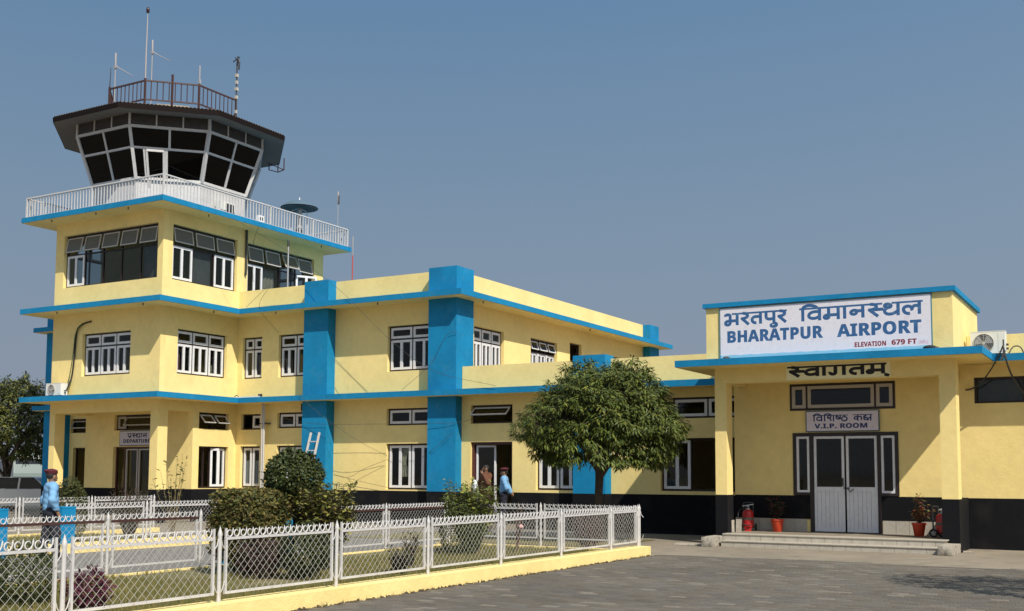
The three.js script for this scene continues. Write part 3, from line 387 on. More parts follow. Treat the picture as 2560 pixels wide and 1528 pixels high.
// ------------------------------------------------------------------ pavilion with the large sign
{
  const t = thing('vip_pavilion', 'yellow entrance pavilion with square porch columns below the large sign wall', 'building');
  const hol = [[-7.93, -5.43, 1.19, 2.73], [-7.47, -5.86, 0, 2.73], [-8.02, -5.45, 3.30, 3.97]];
  // door wall in pieces round the opening
  wall(t, 'f', ZV, -9.48, -3.86, PL + 0.06, 4.30, [[-7.93, -5.43, 1.18, 2.73], hol[2]], MAT.yellow);
  wall(t, 'f', ZV + 0.006, -9.48, -7.48, 0.60, PL + 0.06, [], MAT.black, 'plinth'); wall(t, 'f', ZV + 0.006, -5.85, -3.86, 0.60, PL + 0.06, [], MAT.black, 'plinth');
  const sk = part('skirting', t); for (let x = -9.46; x < -3.9; x += 0.305) { const a = x, b = Math.min(x + 0.30, -3.9); if (b > -7.52 && a < -5.82) { continue; } mesh('tile', B(a, b - 0.003, 0.28, 0.598, ZV - 0.02, ZV + 0.012), MAT.tile, sk); }
  mesh('wall', M([B(-9.48, -7.52, 0, 0.60, ZV - 0.23, ZV - 0.02), B(-5.82, -3.86, 0, 0.60, ZV - 0.23, ZV - 0.02)]), MAT.yellow, t);
  // door set: two leaves with two side lights
  const d = part('double_door', t), zf = ZV + 0.02;
  mesh('frame', M([B(-7.96, -7.88, 1.19, 2.74, ZV - 0.16, zf), B(-5.48, -5.40, 1.19, 2.74, ZV - 0.16, zf), B(-7.88, -5.48, 2.66, 2.74, ZV - 0.16, zf), B(-7.88, -7.50, 1.19, 1.25, ZV - 0.16, zf), B(-5.85, -5.48, 1.19, 1.25, ZV - 0.16, zf), B(-7.54, -7.45, 0.28, 2.66, ZV - 0.16, zf + 0.003), B(-5.90, -5.82, 0.28, 2.66, ZV - 0.16, zf + 0.003)]), MAT.frame, d);
  for (const [a, b] of [[-7.87, -7.55], [-5.81, -5.49]]) { mesh('side_sash', frameGeo(a, b, 1.26, 2.65, 0.055, ZV - 0.08, ZV + 0.005), MAT.sash, d); mesh('pane', paneGeo(a + 0.05, b - 0.05, 1.31, 2.6, ZV - 0.04), MAT.glass, d); }
  [[-7.44, -6.70], [-6.65, -5.91]].forEach(([a, b], i) => { mesh('leaf_frame', M([frameGeo(a, b, 0.30, 2.65, 0.06, ZV - 0.07, ZV - 0.01), B(a + 0.06, b - 0.06, 1.30, 1.40, ZV - 0.07, ZV - 0.012)]), MAT.sash, d); mesh('pane', paneGeo(a + 0.05, b - 0.05, 1.39, 2.6, ZV - 0.04), MAT.glass, d); const n = 6, w = (b - a - 0.12) / n; for (let k = 0; k < n; k++) mesh('plank', B(a + 0.06 + k * w + 0.003, a + 0.06 + (k + 1) * w - 0.003, 0.36, 1.30, ZV - 0.055, ZV - 0.027), MAT.sash, d); });
  mesh('latch', M([B(-6.72, -6.58, 1.36, 1.39, ZV - 0.01, ZV + 0.02), tube([[-6.62, 1.36, ZV + 0.02], [-6.55, 1.28, ZV + 0.03], [-6.47, 1.36, ZV + 0.02]], 0.012, 6)]), MAT.darksteel, d); mesh('handle', B(-6.75, -6.72, 1.42, 1.62, ZV - 0.01, ZV + 0.03), MAT.darksteel, d);
  windowUnit(t, 'f', ZV + 0.04, -8.02, -5.45, 3.30, 3.97, [{ h: 1, t: ['s', 's', 's'], w: [0.36, 1.65, 0.40] }], { sash: MAT.dusty, recess: 0.03 });
  // porch
  mesh('column', B(-9.41, -9.12, 0, 3.93, ZC - 0.42, ZC), MAT.yellow, t); mesh('column', B(-4.18, -3.83, 0, 3.93, ZC - 0.42, ZC), MAT.yellow, t);
  mesh('plinth', B(-9.418, -9.112, 0, PL + 0.08, ZC - 0.428, ZC + 0.008), MAT.black, t); mesh('plinth', B(-4.188, -3.822, 0, PL + 0.05, ZC - 0.428, ZC + 0.008), MAT.black, t); mesh('low_side_wall', B(-4.108, -3.852, 0, PL + 0.045, ZV + 0.03, ZC - 0.428), MAT.black, t);
  mesh('beam', B(-9.41, -3.83, 3.93, 4.30, ZC - 0.40, ZC), MAT.yellow, t); mesh('beam', B(-9.38, -9.14, 3.95, 4.30, ZV + 0.02, ZC - 0.40), MAT.yellow, t); mesh('beam', B(-4.3, -3.99, 3.90, 4.29, ZV + 0.02, ZC - 0.41), MAT.yellow, t);
  slab(t, -10.16, -3.17, 4.30, 4.46, -28.6, ZC + 0.75);
  mesh('sign_wall', B(-9.56, -3.83, 4.46, 5.78, -30.0, -26.1), MAT.yellow, t); mesh('coping', B(-9.63, -3.76, 5.78, 5.89, -30.06, -26.03), MAT.blue, t);
  // steps of pale stone slabs
  const st = part('steps', t); mesh('core', B(-9.08, -4.08, 0, 0.268, ZV + 0.013, -25.87), MAT.concrete, st); mesh('core', B(-9.02, -4.02, 0, 0.118, -25.87, -25.57), MAT.concrete, st);
  const r = rngOf(5); let x = -9.1; while (x < -4.1) { const w = 0.30 + 0.12 * (r() - 0.5), b = Math.min(-4.06, x + w); mesh('riser_slab', B(x, b - 0.006, 0.135, 0.262, -25.87, -25.845), MAT.tile, st); x = b; if (b > -4.08) break; }
  x = -9.04; while (x < -4.0) { const w = 0.34 + 0.14 * (r() - 0.5), b = Math.min(-4.0, x + w); mesh('riser_slab', B(x, b - 0.006, 0.0, 0.114, -25.57, -25.545), MAT.tile, st); x = b; if (b > -4.02) break; }
  mesh('tread', B(-9.11, -4.05, 0.264, 0.286, -26.22, -25.825), MAT.tile, st); mesh('tread', B(-9.05, -3.99, 0.116, 0.136, -25.845, -25.525), MAT.tile, st); mesh('porch_floor', B(-9.08, -4.11, 0.268, 0.282, ZV + 0.013, -26.22), MAT.concrete, st);
  // right-hand part of the pavilion
  wall(t, 'f', ZV, -3.86, 6, PL + 0.05, 4.28, [[-3.68, -1.6, 3.37, 3.98]], MAT.yellow); wall(t, 'f', ZV + 0.008, -3.85, 6, 0, PL + 0.05, [], MAT.black, 'plinth');
  windowUnit(t, 'f', ZV, -3.68, -1.6, 3.37, 3.98, [{ h: 1, t: ['g', 'g'] }]);
  slab(t, -3.168, 6.5, 4.28, 4.44, -29, ZV + 0.70); mesh('parapet', B(-3.82, 6, 4.44, 4.97, -28.22, -28.02), MAT.yellow, t); mesh('roof', B(-9.4, 6, 4.28, 4.40, -38.9, -28.65), MAT.concrete, t); mesh('wall', B(6, 6.2, 0, 4.9, -39, ZV), MAT.yellow, t);
  mesh('floor', B(-9.2, 6, 0.0, 0.2, -38.9, ZV - 0.25), MAT.dim, t);
}

// ------------------------------------------------------------------ lettering (strokes drawn in a unit box: head line at y = 0, foot at y = 1)
const GLYPH = {
  bha: [1.0, 'M.06 .2C.06 -.02 .38 -.02 .38 .2L.38 .74C.38 1 .06 1 .07 .78C.08 .62 .22 .6 .38 .6L.84 .6M.84 0L.84 1', [0.5, 1]], ra: [0.66, 'M.2 0C.62 0 .66 .44 .16 .46L.6 1'], ta: [0.86, 'M.7 .36L.36 .36C.08 .4 .08 .92 .44 .9M.7 0L.7 1'],
  pa: [0.86, 'M.2 0L.2 .42C.2 .7 .5 .68 .7 .6M.7 0L.7 1'], pu: [0.86, 'M.2 0L.2 .42C.2 .7 .5 .68 .7 .6M.7 0L.7 1C.95 1.05 .9 1.36 .62 1.3C.46 1.26 .5 1.12 .6 1.14'], pra: [0.86, 'M.2 0L.2 .42C.2 .7 .5 .68 .7 .6M.7 0L.7 1M.66 .7L.34 .95'],
  i: [0.36, 'M.18 0L.18 1M.18 0C.2 -.34 .8 -.34 .92 0'], va: [0.84, 'M.68 .3C.3 .2 .1 .4 .13 .62C.18 .88 .55 .88 .68 .62M.68 0L.68 1'], ma: [0.94, 'M.3 0L.3 .62M.3 .62C.02 .58 .02 .9 .2 .88C.34 .86 .32 .7 .3 .62L.78 .62M.78 0L.78 1'],
  aa: [0.36, 'M.16 0L.16 1'], na: [0.86, 'M.7 .44L.4 .44C.3 .3 .06 .42 .12 .6C.18 .76 .42 .72 .4 .44M.7 0L.7 1'], sh: [0.78, 'M.2 0C.6 0 .62 .42 .16 .44L.58 .98M.36 .44L.84 .44'],
  tha: [0.92, 'M.36 .1C.1 -.04 .02 .3 .28 .34C.46 .36 .46 .14 .34 .12M.28 .36C.0 .48 .1 .92 .42 .86C.6 .82 .68 .7 .76 .64M.76 0L.76 1', [0.5, 1]], la: [1.0, 'M.84 .4C.6 .2 .46 .44 .5 .7M.5 .56C.46 .24 .06 .28 .1 .62C.12 .84 .26 .94 .4 .9M.84 0L.84 1'],
  ga: [0.9, 'M.34 0L.34 .68C.34 .96 .06 .92 .1 .62M.74 0L.74 1'], halant: [0.0, 'M-.1 1.06L.12 1.22'], sha: [0.98, 'M.16 .2C.2 -.06 .56 -.04 .54 .22C.52 .42 .34 .42 .2 .46C.46 .44 .5 .7 .56 .96M.2 .46C.1 .36 .22 .24 .3 .34M.82 0L.82 1'],
  ssh: [0.66, 'M.16 0L.16 .4C.16 .7 .5 .66 .6 .58L.6 0M.2 .08L.56 .54'], ttha: [0.8, 'M.4 0L.4 .26C.0 .28 .0 .96 .4 .96C.8 .96 .8 .28 .4 .26'], ka: [1.0, 'M.5 0L.5 1M.5 .34C.1 .14 .02 .74 .26 .72C.42 .7 .5 .56 .5 .46M.5 .34C.92 .16 1 .6 .8 .86'], ksha: [1.0, 'M.34 0L.34 .2C.04 .2 .08 .48 .34 .48C.04 .5 .08 .84 .36 .84C.56 .84 .6 .5 .84 .5M.34 .48C.6 .5 .5 .8 .6 .98M.84 0L.84 1'], sp: [0.6, ''],
};
function devanagari(ctx, list, x, y, w, h, weight, colour) {
  const total = list.reduce((a, k) => a + GLYPH[k][0], 0), sx = w / total, u = h; let cx = 0; ctx.strokeStyle = colour; ctx.lineCap = 'butt'; ctx.lineJoin = 'round';
  const lastGap = [];
  for (const k of list) {
    const [adv, d, head] = GLYPH[k]; if (k !== 'sp' && k !== 'halant') { const a = head ? head[0] * adv : 0, b = adv; ctx.fillStyle = colour; ctx.fillRect(x + (cx + a) * sx - 1, y - weight * 0.3, (b - a) * sx + 2, weight * 0.62); }
    if (d) { const nums = d.replace(/([MLC])/g, ' $1 ').trim().split(/\s+/); ctx.beginPath(); let i = 0; while (i < nums.length) { const c = nums[i++], n = c === 'C' ? 6 : 2, v = []; for (let q = 0; q < n; q++) { const f = parseFloat(nums[i++]); v.push(q % 2 ? y + f * u : x + (cx + f) * sx); } if (c === 'M') ctx.moveTo(...v); else if (c === 'L') ctx.lineTo(...v); else ctx.bezierCurveTo(...v); } ctx.lineWidth = weight; ctx.stroke(); }
    cx += adv;
  }
}
function latin(ctx, text, x, y, w, h, colour, font = 'bold') { ctx.save(); ctx.fillStyle = colour; ctx.font = font + ' 200px sans-serif'; ctx.textBaseline = 'alphabetic'; const m = ctx.measureText(text); const sx = w / m.width, sy = h / 143; ctx.translate(x, y + h); ctx.scale(sx, sy); ctx.fillText(text, 0, 0); if (font === 'bold') { ctx.strokeStyle = colour; ctx.lineWidth = 9; ctx.strokeText(text, 0, 0); } ctx.restore(); }
function board(W, H, draw, wear = 0.05, seed = 3) {
  const c = document.createElement('canvas'); c.width = W; c.height = H; const ctx = c.getContext('2d'); draw(ctx, W, H);
  const r = rngOf(seed); for (let i = 0; i < 900; i++) { ctx.globalAlpha = wear * r(); ctx.fillStyle = r() < 0.5 ? '#8c8794' : '#ffffff'; const s = 2 + r() * 26; ctx.beginPath(); ctx.ellipse(r() * W, r() * H, s, s * (0.3 + r() * 0.5), r() * 3, 0, 7); ctx.fill(); } ctx.globalAlpha = 1;
  const t = new THREE.CanvasTexture(c); t.colorSpace = THREE.SRGBColorSpace; return std({ map: t, roughness: 0.7 });
}
function signBoard(name, label, x0, x1, y0, y1, z, mat, edge) { const t = thing(name, label, 'sign', [(x0 + x1) / 2, y0, z]); const w = (x1 - x0) / 2, h = y1 - y0; mesh('panel', B(-w, w, 0, h, 0.002, 0.03), edge, t); mesh('face', new THREE.PlaneGeometry(2 * w - 0.05, h - 0.05).translate(0, h / 2, 0.034), mat, t); return t; }
const edgeTeal = std({ color: lin(0.06, 0.20, 0.24), roughness: 0.7 });
signBoard('airport_sign', 'wide painted airport name board on the pavilion roof wall', -9.21, -4.26, 4.47, 5.765, -26.1, board(2048, 536, (c, W, H) => {
  c.fillStyle = '#dbd7de'; c.fillRect(0, 0, W, H); c.fillStyle = '#86bfd6'; c.beginPath(); c.moveTo(0, H); c.lineTo(0, H * 0.93); for (let i = 0; i <= 40; i++) c.lineTo(W * i / 40, H * (0.925 + 0.006 * Math.sin(i * 1.9))); c.lineTo(W, H); c.fill();
  const ink = '#2a5888';
  devanagari(c, ['bha', 'ra', 'ta', 'pu', 'ra'], W * 0.022, H * 0.115, W * 0.315, H * 0.225, 31, ink); devanagari(c, ['i', 'va', 'ma', 'aa', 'na', 'sh', 'tha', 'la'], W * 0.398, H * 0.115, W * 0.568, H * 0.235, 31, ink);
  latin(c, 'BHARATPUR', W * 0.030, H * 0.455, W * 0.478, H * 0.22, ink); latin(c, 'AIRPORT', W * 0.578, H * 0.455, W * 0.380, H * 0.225, ink);
  latin(c, 'ELEVATION', W * 0.655, H * 0.805, W * 0.147, H * 0.085, '#7c1d26'); latin(c, '679 FT', W * 0.824, H * 0.795, W * 0.112, H * 0.09, '#7c1d26'); latin(c, '(AMSL)', W * 0.944, H * 0.83, W * 0.042, H * 0.06, '#c0788a', 'normal');
}, 0.10, 8), edgeTeal);
signBoard('room_sign', 'small white room board above the pavilion double door', -7.61, -5.82, 2.76, 3.285, ZV + 0.035, board(1024, 300, (c, W, H) => {
  c.fillStyle = '#d3cbd6'; c.fillRect(0, 0, W, H); const ink = '#1b2f66'; devanagari(c, ['i', 'va', 'i', 'sha', 'ssh', 'ttha'], W * 0.085, H * 0.20, W * 0.50, H * 0.31, 20, ink); devanagari(c, ['ka', 'ksha'], W * 0.655, H * 0.20, W * 0.265, H * 0.31, 20, ink); latin(c, 'V.I.P. ROOM', W * 0.115, H * 0.63, W * 0.745, H * 0.235, ink);
}, 0.05, 9), std({ color: lin(0.05, 0.11, 0.15), roughness: 0.6 }));
signBoard('departure_sign', 'white departure board under the tower porch', -32.36, -30.62, 2.63, 3.17, -27.76, board(1024, 318, (c, W, H) => {
  c.fillStyle = '#bdb6c0'; c.fillRect(0, 0, W, H); const ink = '#161d3a'; devanagari(c, ['pra', 'sh', 'tha', 'aa', 'na'], W * 0.22, H * 0.17, W * 0.60, H * 0.30, 24, ink); latin(c, 'DEPARTURE', W * 0.10, H * 0.58, W * 0.82, H * 0.25, ink);
}, 0.05, 10), std({ color: lin(0.05, 0.09, 0.12), roughness: 0.6 }));
{ // welcome word painted on a pale patch of the porch beam
  const p = scene.children.find((o) => o.name === 'vip_pavilion');
  const m = board(1024, 190, (c, W, H) => { c.fillStyle = '#ece8bd'; c.fillRect(0, 0, W, H); devanagari(c, ['sh', 'va', 'aa', 'ga', 'ta', 'ma', 'halant'], W * 0.01, H * 0.13, W * 0.955, H * 0.66, 38, '#10131f'); }, 0.03, 12);
  mesh('welcome_lettering', new THREE.PlaneGeometry(2.40, 0.345).translate(-6.42, 4.112, ZC + 0.004), m, p);
}

// ------------------------------------------------------------------ air-conditioning units
function airUnit(label, x, y, z, w = 0.74, h = 0.53, d = 0.28) {
  const t = thing('air_conditioner', label, 'air conditioner', [x, y, z], 0, 'outdoor air-conditioning units'), f = d / 2;
  mesh('casing', M([B(-w / 2, w / 2, 0.05, h, -f, f), B(-w / 2 - 0.005, w / 2 + 0.005, h, h + 0.015, -f - 0.005, f + 0.005)]), MAT.aircon, t); mesh('foot', B(-w / 2 + 0.08, -w / 2 + 0.14, 0, 0.05, -f, f), MAT.darksteel, t); mesh('foot', B(w / 2 - 0.14, w / 2 - 0.08, 0, 0.05, -f, f), MAT.darksteel, t);
  const cx = -w * 0.12, cy = h * 0.53, R = h * 0.39; const fan = part('fan', t); mesh('recess', new THREE.CircleGeometry(R, 28).translate(cx, cy, f + 0.003), MAT.darksteel, fan); const L = [new THREE.TorusGeometry(R, 0.012, 6, 30).translate(cx, cy, f + 0.008)]; for (let k = 1; k < 6; k++) L.push(new THREE.TorusGeometry(R * k / 6, 0.004, 4, 24).translate(cx, cy, f + 0.012)); for (let k = 0; k < 4; k++) { const a = k * Math.PI / 4; L.push(bar([cx - Math.cos(a) * R, cy - Math.sin(a) * R, f + 0.014], [cx + Math.cos(a) * R, cy + Math.sin(a) * R, f + 0.014], 0.007)); } L.push(new THREE.CylinderGeometry(0.035, 0.035, 0.01, 12).rotateX(Math.PI / 2).translate(cx, cy, f + 0.016)); mesh('grille', M(L), MAT.dusty, fan);
  for (let k = 0; k < 3; k++) { const s = mesh('blade', new THREE.CircleGeometry(R * 0.9, 8, 0, 1.2).rotateZ(k * 2.1).translate(cx, cy, f + 0.005), MAT.steel, fan); }
  for (const q of [0.25, 0.42]) mesh('valve', B(w / 2, w / 2 + 0.05, h * q, h * (q + 0.08), -0.05, 0.0), MAT.darksteel, t); mesh('service_panel', B(w * 0.30, w * 0.492, 0.09, h - 0.03, f + 0.0005, f + 0.006), MAT.aircon, t);
  return t;
}
airUnit('white air conditioner on the tower ledge beside black pipes', -33.52, 4.32, -25.9, 0.80, 0.46);
airUnit('white air conditioner on the pavilion roof near the sign', -3.30, 4.44, -27.68, 0.74, 0.55);
airUnit('low air conditioner on the parapet roof behind the pavilion eave', -11.0, 4.56, -30.35, 0.8, 0.5);
{ const t = thing('pipe_bundle', 'black insulated pipes running down the tower wall to the air conditioner', 'pipe', [0, 0, 0]); mesh('pipe', tube([[-32.17, 6.95, ZT + 0.04], [-32.55, 6.88, ZT + 0.06], [-32.85, 6.72, ZT + 0.05], [-32.93, 6.3, ZT + 0.05], [-32.98, 5.7, ZT + 0.05], [-33.05, 5.0, ZT + 0.08], [-33.10, 4.55, ZT + 0.22]], 0.028, 7, 24), MAT.rubber, t); mesh('pipe', tube([[-32.55, 6.90, ZT + 0.09], [-32.88, 6.6, ZT + 0.09], [-33.0, 5.9, ZT + 0.08], [-33.12, 5.1, ZT + 0.1], [-33.16, 4.6, ZT + 0.2]], 0.016, 6, 20), std({ color: lin(0.05, 0.09, 0.03), roughness: 0.8 }), t); }
{ const t = thing('roof_cable', 'dark cables looping off the pavilion eave in front of the vent', 'cable', [0, 0, 0]); mesh('cable', tube([[-2.93, 4.62, -27.12], [-3.02, 4.42, -27.14], [-3.24, 4.10, -27.4], [-3.52, 3.82, -27.72], [-3.72, 3.71, -27.84], [-3.85, 3.69, -27.87]], 0.018, 6, 24), MAT.wire, t); mesh('cable', tube([[-2.93, 4.6, -27.1], [-2.88, 4.3, -27.12], [-2.82, 4.0, -27.4], [-2.70, 3.72, -27.62], [-2.5, 3.46, -27.76], [-2.2, 3.2, -27.84]], 0.022, 6, 24), MAT.wire, t); mesh('cable_tie', M([bar([-2.93, 4.46, -27.15], [-2.93, 4.75, -27.15], 0.03), bar([-2.90, 4.5, -27.1], [-2.97, 4.28, -27.1], 0.05)]), MAT.wire, t); mesh('cable', tube([[-2.85, 4.46, -27.4], [-2.75, 4.62, -27.5], [-2.62, 4.6, -27.45], [-2.55, 4.47, -27.5]], 0.014, 6, 14), MAT.wire, t); }

// ------------------------------------------------------------------ aerials and masts on the tower
{
  MAT.aerial = std({ color: lin(0.34, 0.32, 0.32), roughness: 0.5 });
  const g = 'aerials on the control tower';
  const A = (name, label, x, y, z) => thing(name, label, 'antenna', [x, y, z], 0, g);
  let t = A('lightning_mast', 'tallest white mast on the cab roof with dark lamp on top', -30.53, 14.6, -26.78); mesh('pole', tube([[0, 0, 0], [0, 1.9, 0], [0.02, 3.0, 0], [0.02, 3.36, 0]], [0.03, 0.026, 0.02, 0.012], 8), MAT.aerial, t); mesh('lamp', lathe([[0, 0], [0.055, 0.01], [0.06, 0.12], [0.045, 0.19], [0, 0.21]], 12).translate(0.02, 3.36, 0), std({ color: lin(0.035, 0.012, 0.014), roughness: 0.3 }), t);
  const dip = (label, x, z, base, top, mid) => { t = A('dipole_antenna', label, x, base, z); mesh('pole', tube([[0, 0, 0], [0, top - base, 0]], [0.02, 0.02], 7), MAT.aerial, t); mesh('radiator', tube([[0, mid - base, 0], [0, top - base, 0]], 0.036, 8), MAT.aerial, t); mesh('arm', tube([[0, mid - base + 0.02, 0], [1.0, mid - base - 0.55, 0]], [0.02, 0.012], 6), MAT.aerial, t); mesh('clamp', B(-0.05, 0.05, mid - base - 0.08, mid - base + 0.04, -0.05, 0.05), MAT.steel, t); };
  dip('white dipole aerial with slanting arm at the cab roof corner', -33.66, -28.08, 14.5, 17.52, 17.0); dip('white dipole aerial with slanting arm behind the tallest mast', -33.76, -29.92, 14.5, 18.69, 18.2);
  t = A('stub_antenna', 'short white stub aerial on the middle railing post', -29.22, 15.5, -28.08); mesh('rod', tube([[0, 0, 0], [0, 0.72, 0]], 0.024, 7), MAT.aerial, t); mesh('collar', B(-0.04, 0.04, 0.05, 0.22, -0.04, 0.04), MAT.steel, t);
  t = A('weather_mast', 'mast with small white instrument boxes at the cab railing corner', -29.22, 14.5, -29.92); mesh('pole', tube([[0, 0, 0], [0, 2.45, 0]], 0.028, 8), MAT.darksteel, t); for (const [y, w] of [[0.5, 0.035], [1.05, 0.045], [1.36, 0.055], [1.62, 0.04], [1.88, 0.05]]) mesh('instrument_box', B(-w, w, y, y + 0.12, -w, w), MAT.dusty, t); mesh('wind_vane', M([bar([-0.2, 2.5, 0], [0.12, 2.62, 0], 0.03), bar([-0.1, 2.66, 0], [0.06, 2.45, 0], 0.03), bar([0, 2.3, 0], [0.06, 2.66, 0], 0.05), tube([[0.05, 2.6, 0], [0.14, 2.4, 0.02], [0.10, 2.15, 0]], 0.03, 6)]), MAT.darksteel, t);
  t = A('whip_antenna', 'thin dark whip aerial leaning on the cab roof railing', -32.37, 15.5, -26.78); mesh('rod', tube([[0, 0, 0], [0.03, 0.8, 0]], [0.022, 0.01], 6), MAT.darksteel, t);
  t = A('striped_pole', 'red and white pole standing behind the wing parapet', -28.44, 7.47, -36.0); for (let k = 0; k < 5; k++) mesh('band', tube([[0, k * 0.79, 0], [0, (k + 1) * 0.79, 0]], 0.024, 8), k === 3 || k === 2 ? std({ color: lin(0.45, 0.06, 0.05), roughness: 0.5 }) : MAT.aerial, t);
  t = A('grey_pole', 'plain grey pole in front of the upper tower windows', -28.0, 7.47, -31.58); mesh('shaft', tube([[0, 0, 0], [0, 2.9, 0]], [0.032, 0.028], 8), MAT.steel, t); mesh('cap', tube([[0, 2.7, 0], [0, 2.93, 0]], 0.04, 8), MAT.darksteel, t);
  t = A('radio_aerial', 'slim aerial with pale tip at the far end of the balustrade', -28.2, 10.77, -34.7); mesh('rod', tube([[0, 0, 0], [0, 2.2, 0]], 0.016, 6), MAT.steel, t); mesh('tip', tube([[0, 1.75, 0], [0, 2.22, 0]], 0.03, 8), MAT.aerial, t); mesh('sleeve', tube([[0.04, 1.7, 0], [0.04, 2.05, 0]], 0.03, 6), MAT.darksteel, t);
  t = thing('rotating_beacon', 'blue mushroom-capped beacon standing on the tower roof', 'beacon', [-29.0, 10.77, -33.3]); t.scale.set(0.68, 0.95, 0.68); const cap = lathe([[0.02, 1.74], [0.35, 1.70], [0.75, 1.58], [1.08, 1.42], [1.09, 1.40], [0.7, 1.50], [0.02, 1.58]], 28); mesh('cap', cap, std({ color: lin(0.085, 0.14, 0.19), roughness: 0.55, side: THREE.DoubleSide }), t); mesh('underside', lathe([[0.02, 1.56], [0.7, 1.48], [1.06, 1.385]], 28), std({ color: lin(0.13, 0.115, 0.10), roughness: 0.8, side: THREE.DoubleSide }), t); const L = []; for (const [x, z] of [[-0.33, -0.33], [0.33, -0.33], [0.33, 0.33], [-0.33, 0.33]]) L.push(bar([x, 0, z], [x * 0.95, 1.25, z * 0.95], 0.035), bar([x * 0.95, 1.25, z * 0.95], [0, 1.42, 0], 0.03)); mesh('stand', M(L), MAT.sash, t); mesh('lantern', cyl(0.16, 0.16, 0.8, 14).translate(0, 0.95, 0), MAT.dusty, t); mesh('finial', cyl(0.045, 0.02, 0.12, 8).translate(0, 1.8, 0), MAT.sash, t); mesh('motor', B(-0.14, 0.14, 0.05, 0.5, -0.14, 0.14), MAT.darksteel, t);
  // small clutter behind the balustrade
  t = thing('air_conditioner', 'small outdoor unit behind the tower balustrade below the cab', 'air conditioner', [-28.6, 10.77, -28.9]); mesh('casing', B(-0.14, 0.14, 0.04, 0.55, -0.36, 0.36), MAT.aircon, t); mesh('grille', B(0.141, 0.15, 0.1, 0.5, -0.26, 0.14), MAT.darksteel, t); mesh('foot', B(-0.12, 0.12, 0, 0.04, -0.3, -0.24), MAT.darksteel, t); mesh('foot', B(-0.12, 0.12, 0, 0.04, 0.24, 0.3), MAT.darksteel, t);
  t = thing('junction_box', 'little white box clipped to the tower roof edge', 'electrical box', [XT + 0.80, 10.77, -30.0]); mesh('box', B(-0.05, 0.05, 0.0, 0.24, -0.14, 0.14), MAT.sash, t); mesh('socket', B(0.051, 0.056, 0.06, 0.18, -0.08, -0.03), MAT.darksteel, t); mesh('socket', B(0.051, 0.056, 0.06, 0.18, 0.03, 0.08), MAT.darksteel, t);
}

// ------------------------------------------------------------------ loose wires across the wing, ladder, small things on the roof edges
const W1 = (label, pts, r = 0.0055) => { const t = thing('slack_wire', label, 'wire', [0, 0, 0]); mesh('strand', tube(pts, r, 5, 28), MAT.wire, t); };
W1('thin wire slanting from the tower over both wing pillars', [[-27.4, 10.55, -27.6], [-25.9, 9.4, -29.0], [-23.4, 7.75, -29.0], [-21.3, 5.95, -29.02], [-19.6, 4.9, -29.0], [-17.4, 4.36, -29.1]]);
W1('thin wire slanting from blue pillar across the first-floor wall', [[-24.2, 5.55, -29.6], [-23.0, 4.75, -29.4], [-22.3, 4.36, -29.1]]);
W1('thin wire falling from the roof edge to the ground-floor window', [[-25.2, 4.36, -29.1], [-24.7, 3.95, -29.1], [-23.0, 2.85, -29.3], [-21.9, 2.25, -29.7]]);
W1('level wire strung along the ground-floor wall between pillars', [[-26.0, 3.55, -29.3], [-24.8, 3.36, -29.36], [-22.5, 3.30, -29.4], [-20.0, 3.28, -29.4], [-18.9, 3.30, -29.5], [-18.3, 3.5, -29.75]]);
W1('wavy wire sagging below the ground-floor vent', [[-21.9, 2.15, -29.75], [-22.8, 1.85, -29.7], [-23.5, 1.55, -29.7], [-24.1, 1.62, -29.7]]);
W1('wire running up the corner pillar from the window', [[-20.5, 2.2, -29.7], [-19.9, 2.45, -29.42], [-19.2, 2.95, -29.42]]);
W1('wire from the corner pillar down to the roof edge', [[-19.0, 6.15, -29.45], [-19.4, 6.1, -29.43], [-20.0, 5.2, -29.4], [-20.9, 4.36, -29.1]]);
W1('wire sloping to the plinth under the ground-floor window', [[-24.2, 1.66, -29.7], [-23.2, 1.45, -29.75], [-21.9, 1.22, -29.78]]);
W1('pale cable loops hanging below the tower roof edge', [[XT + 0.87, 10.7, -29.9], [XT + 0.5, 10.1, -30.0], [XT + 0.25, 9.4, -30.2], [XT + 0.15, 8.7, -30.4]], 0.008);
W1('wire dropping from the parapet to the first-floor window', [[-27.6, 7.5, -29.0], [-26.6, 8.2, -29.1], [-27.0, 7.5, -29.02], [-26.7, 6.6, -29.7]]);
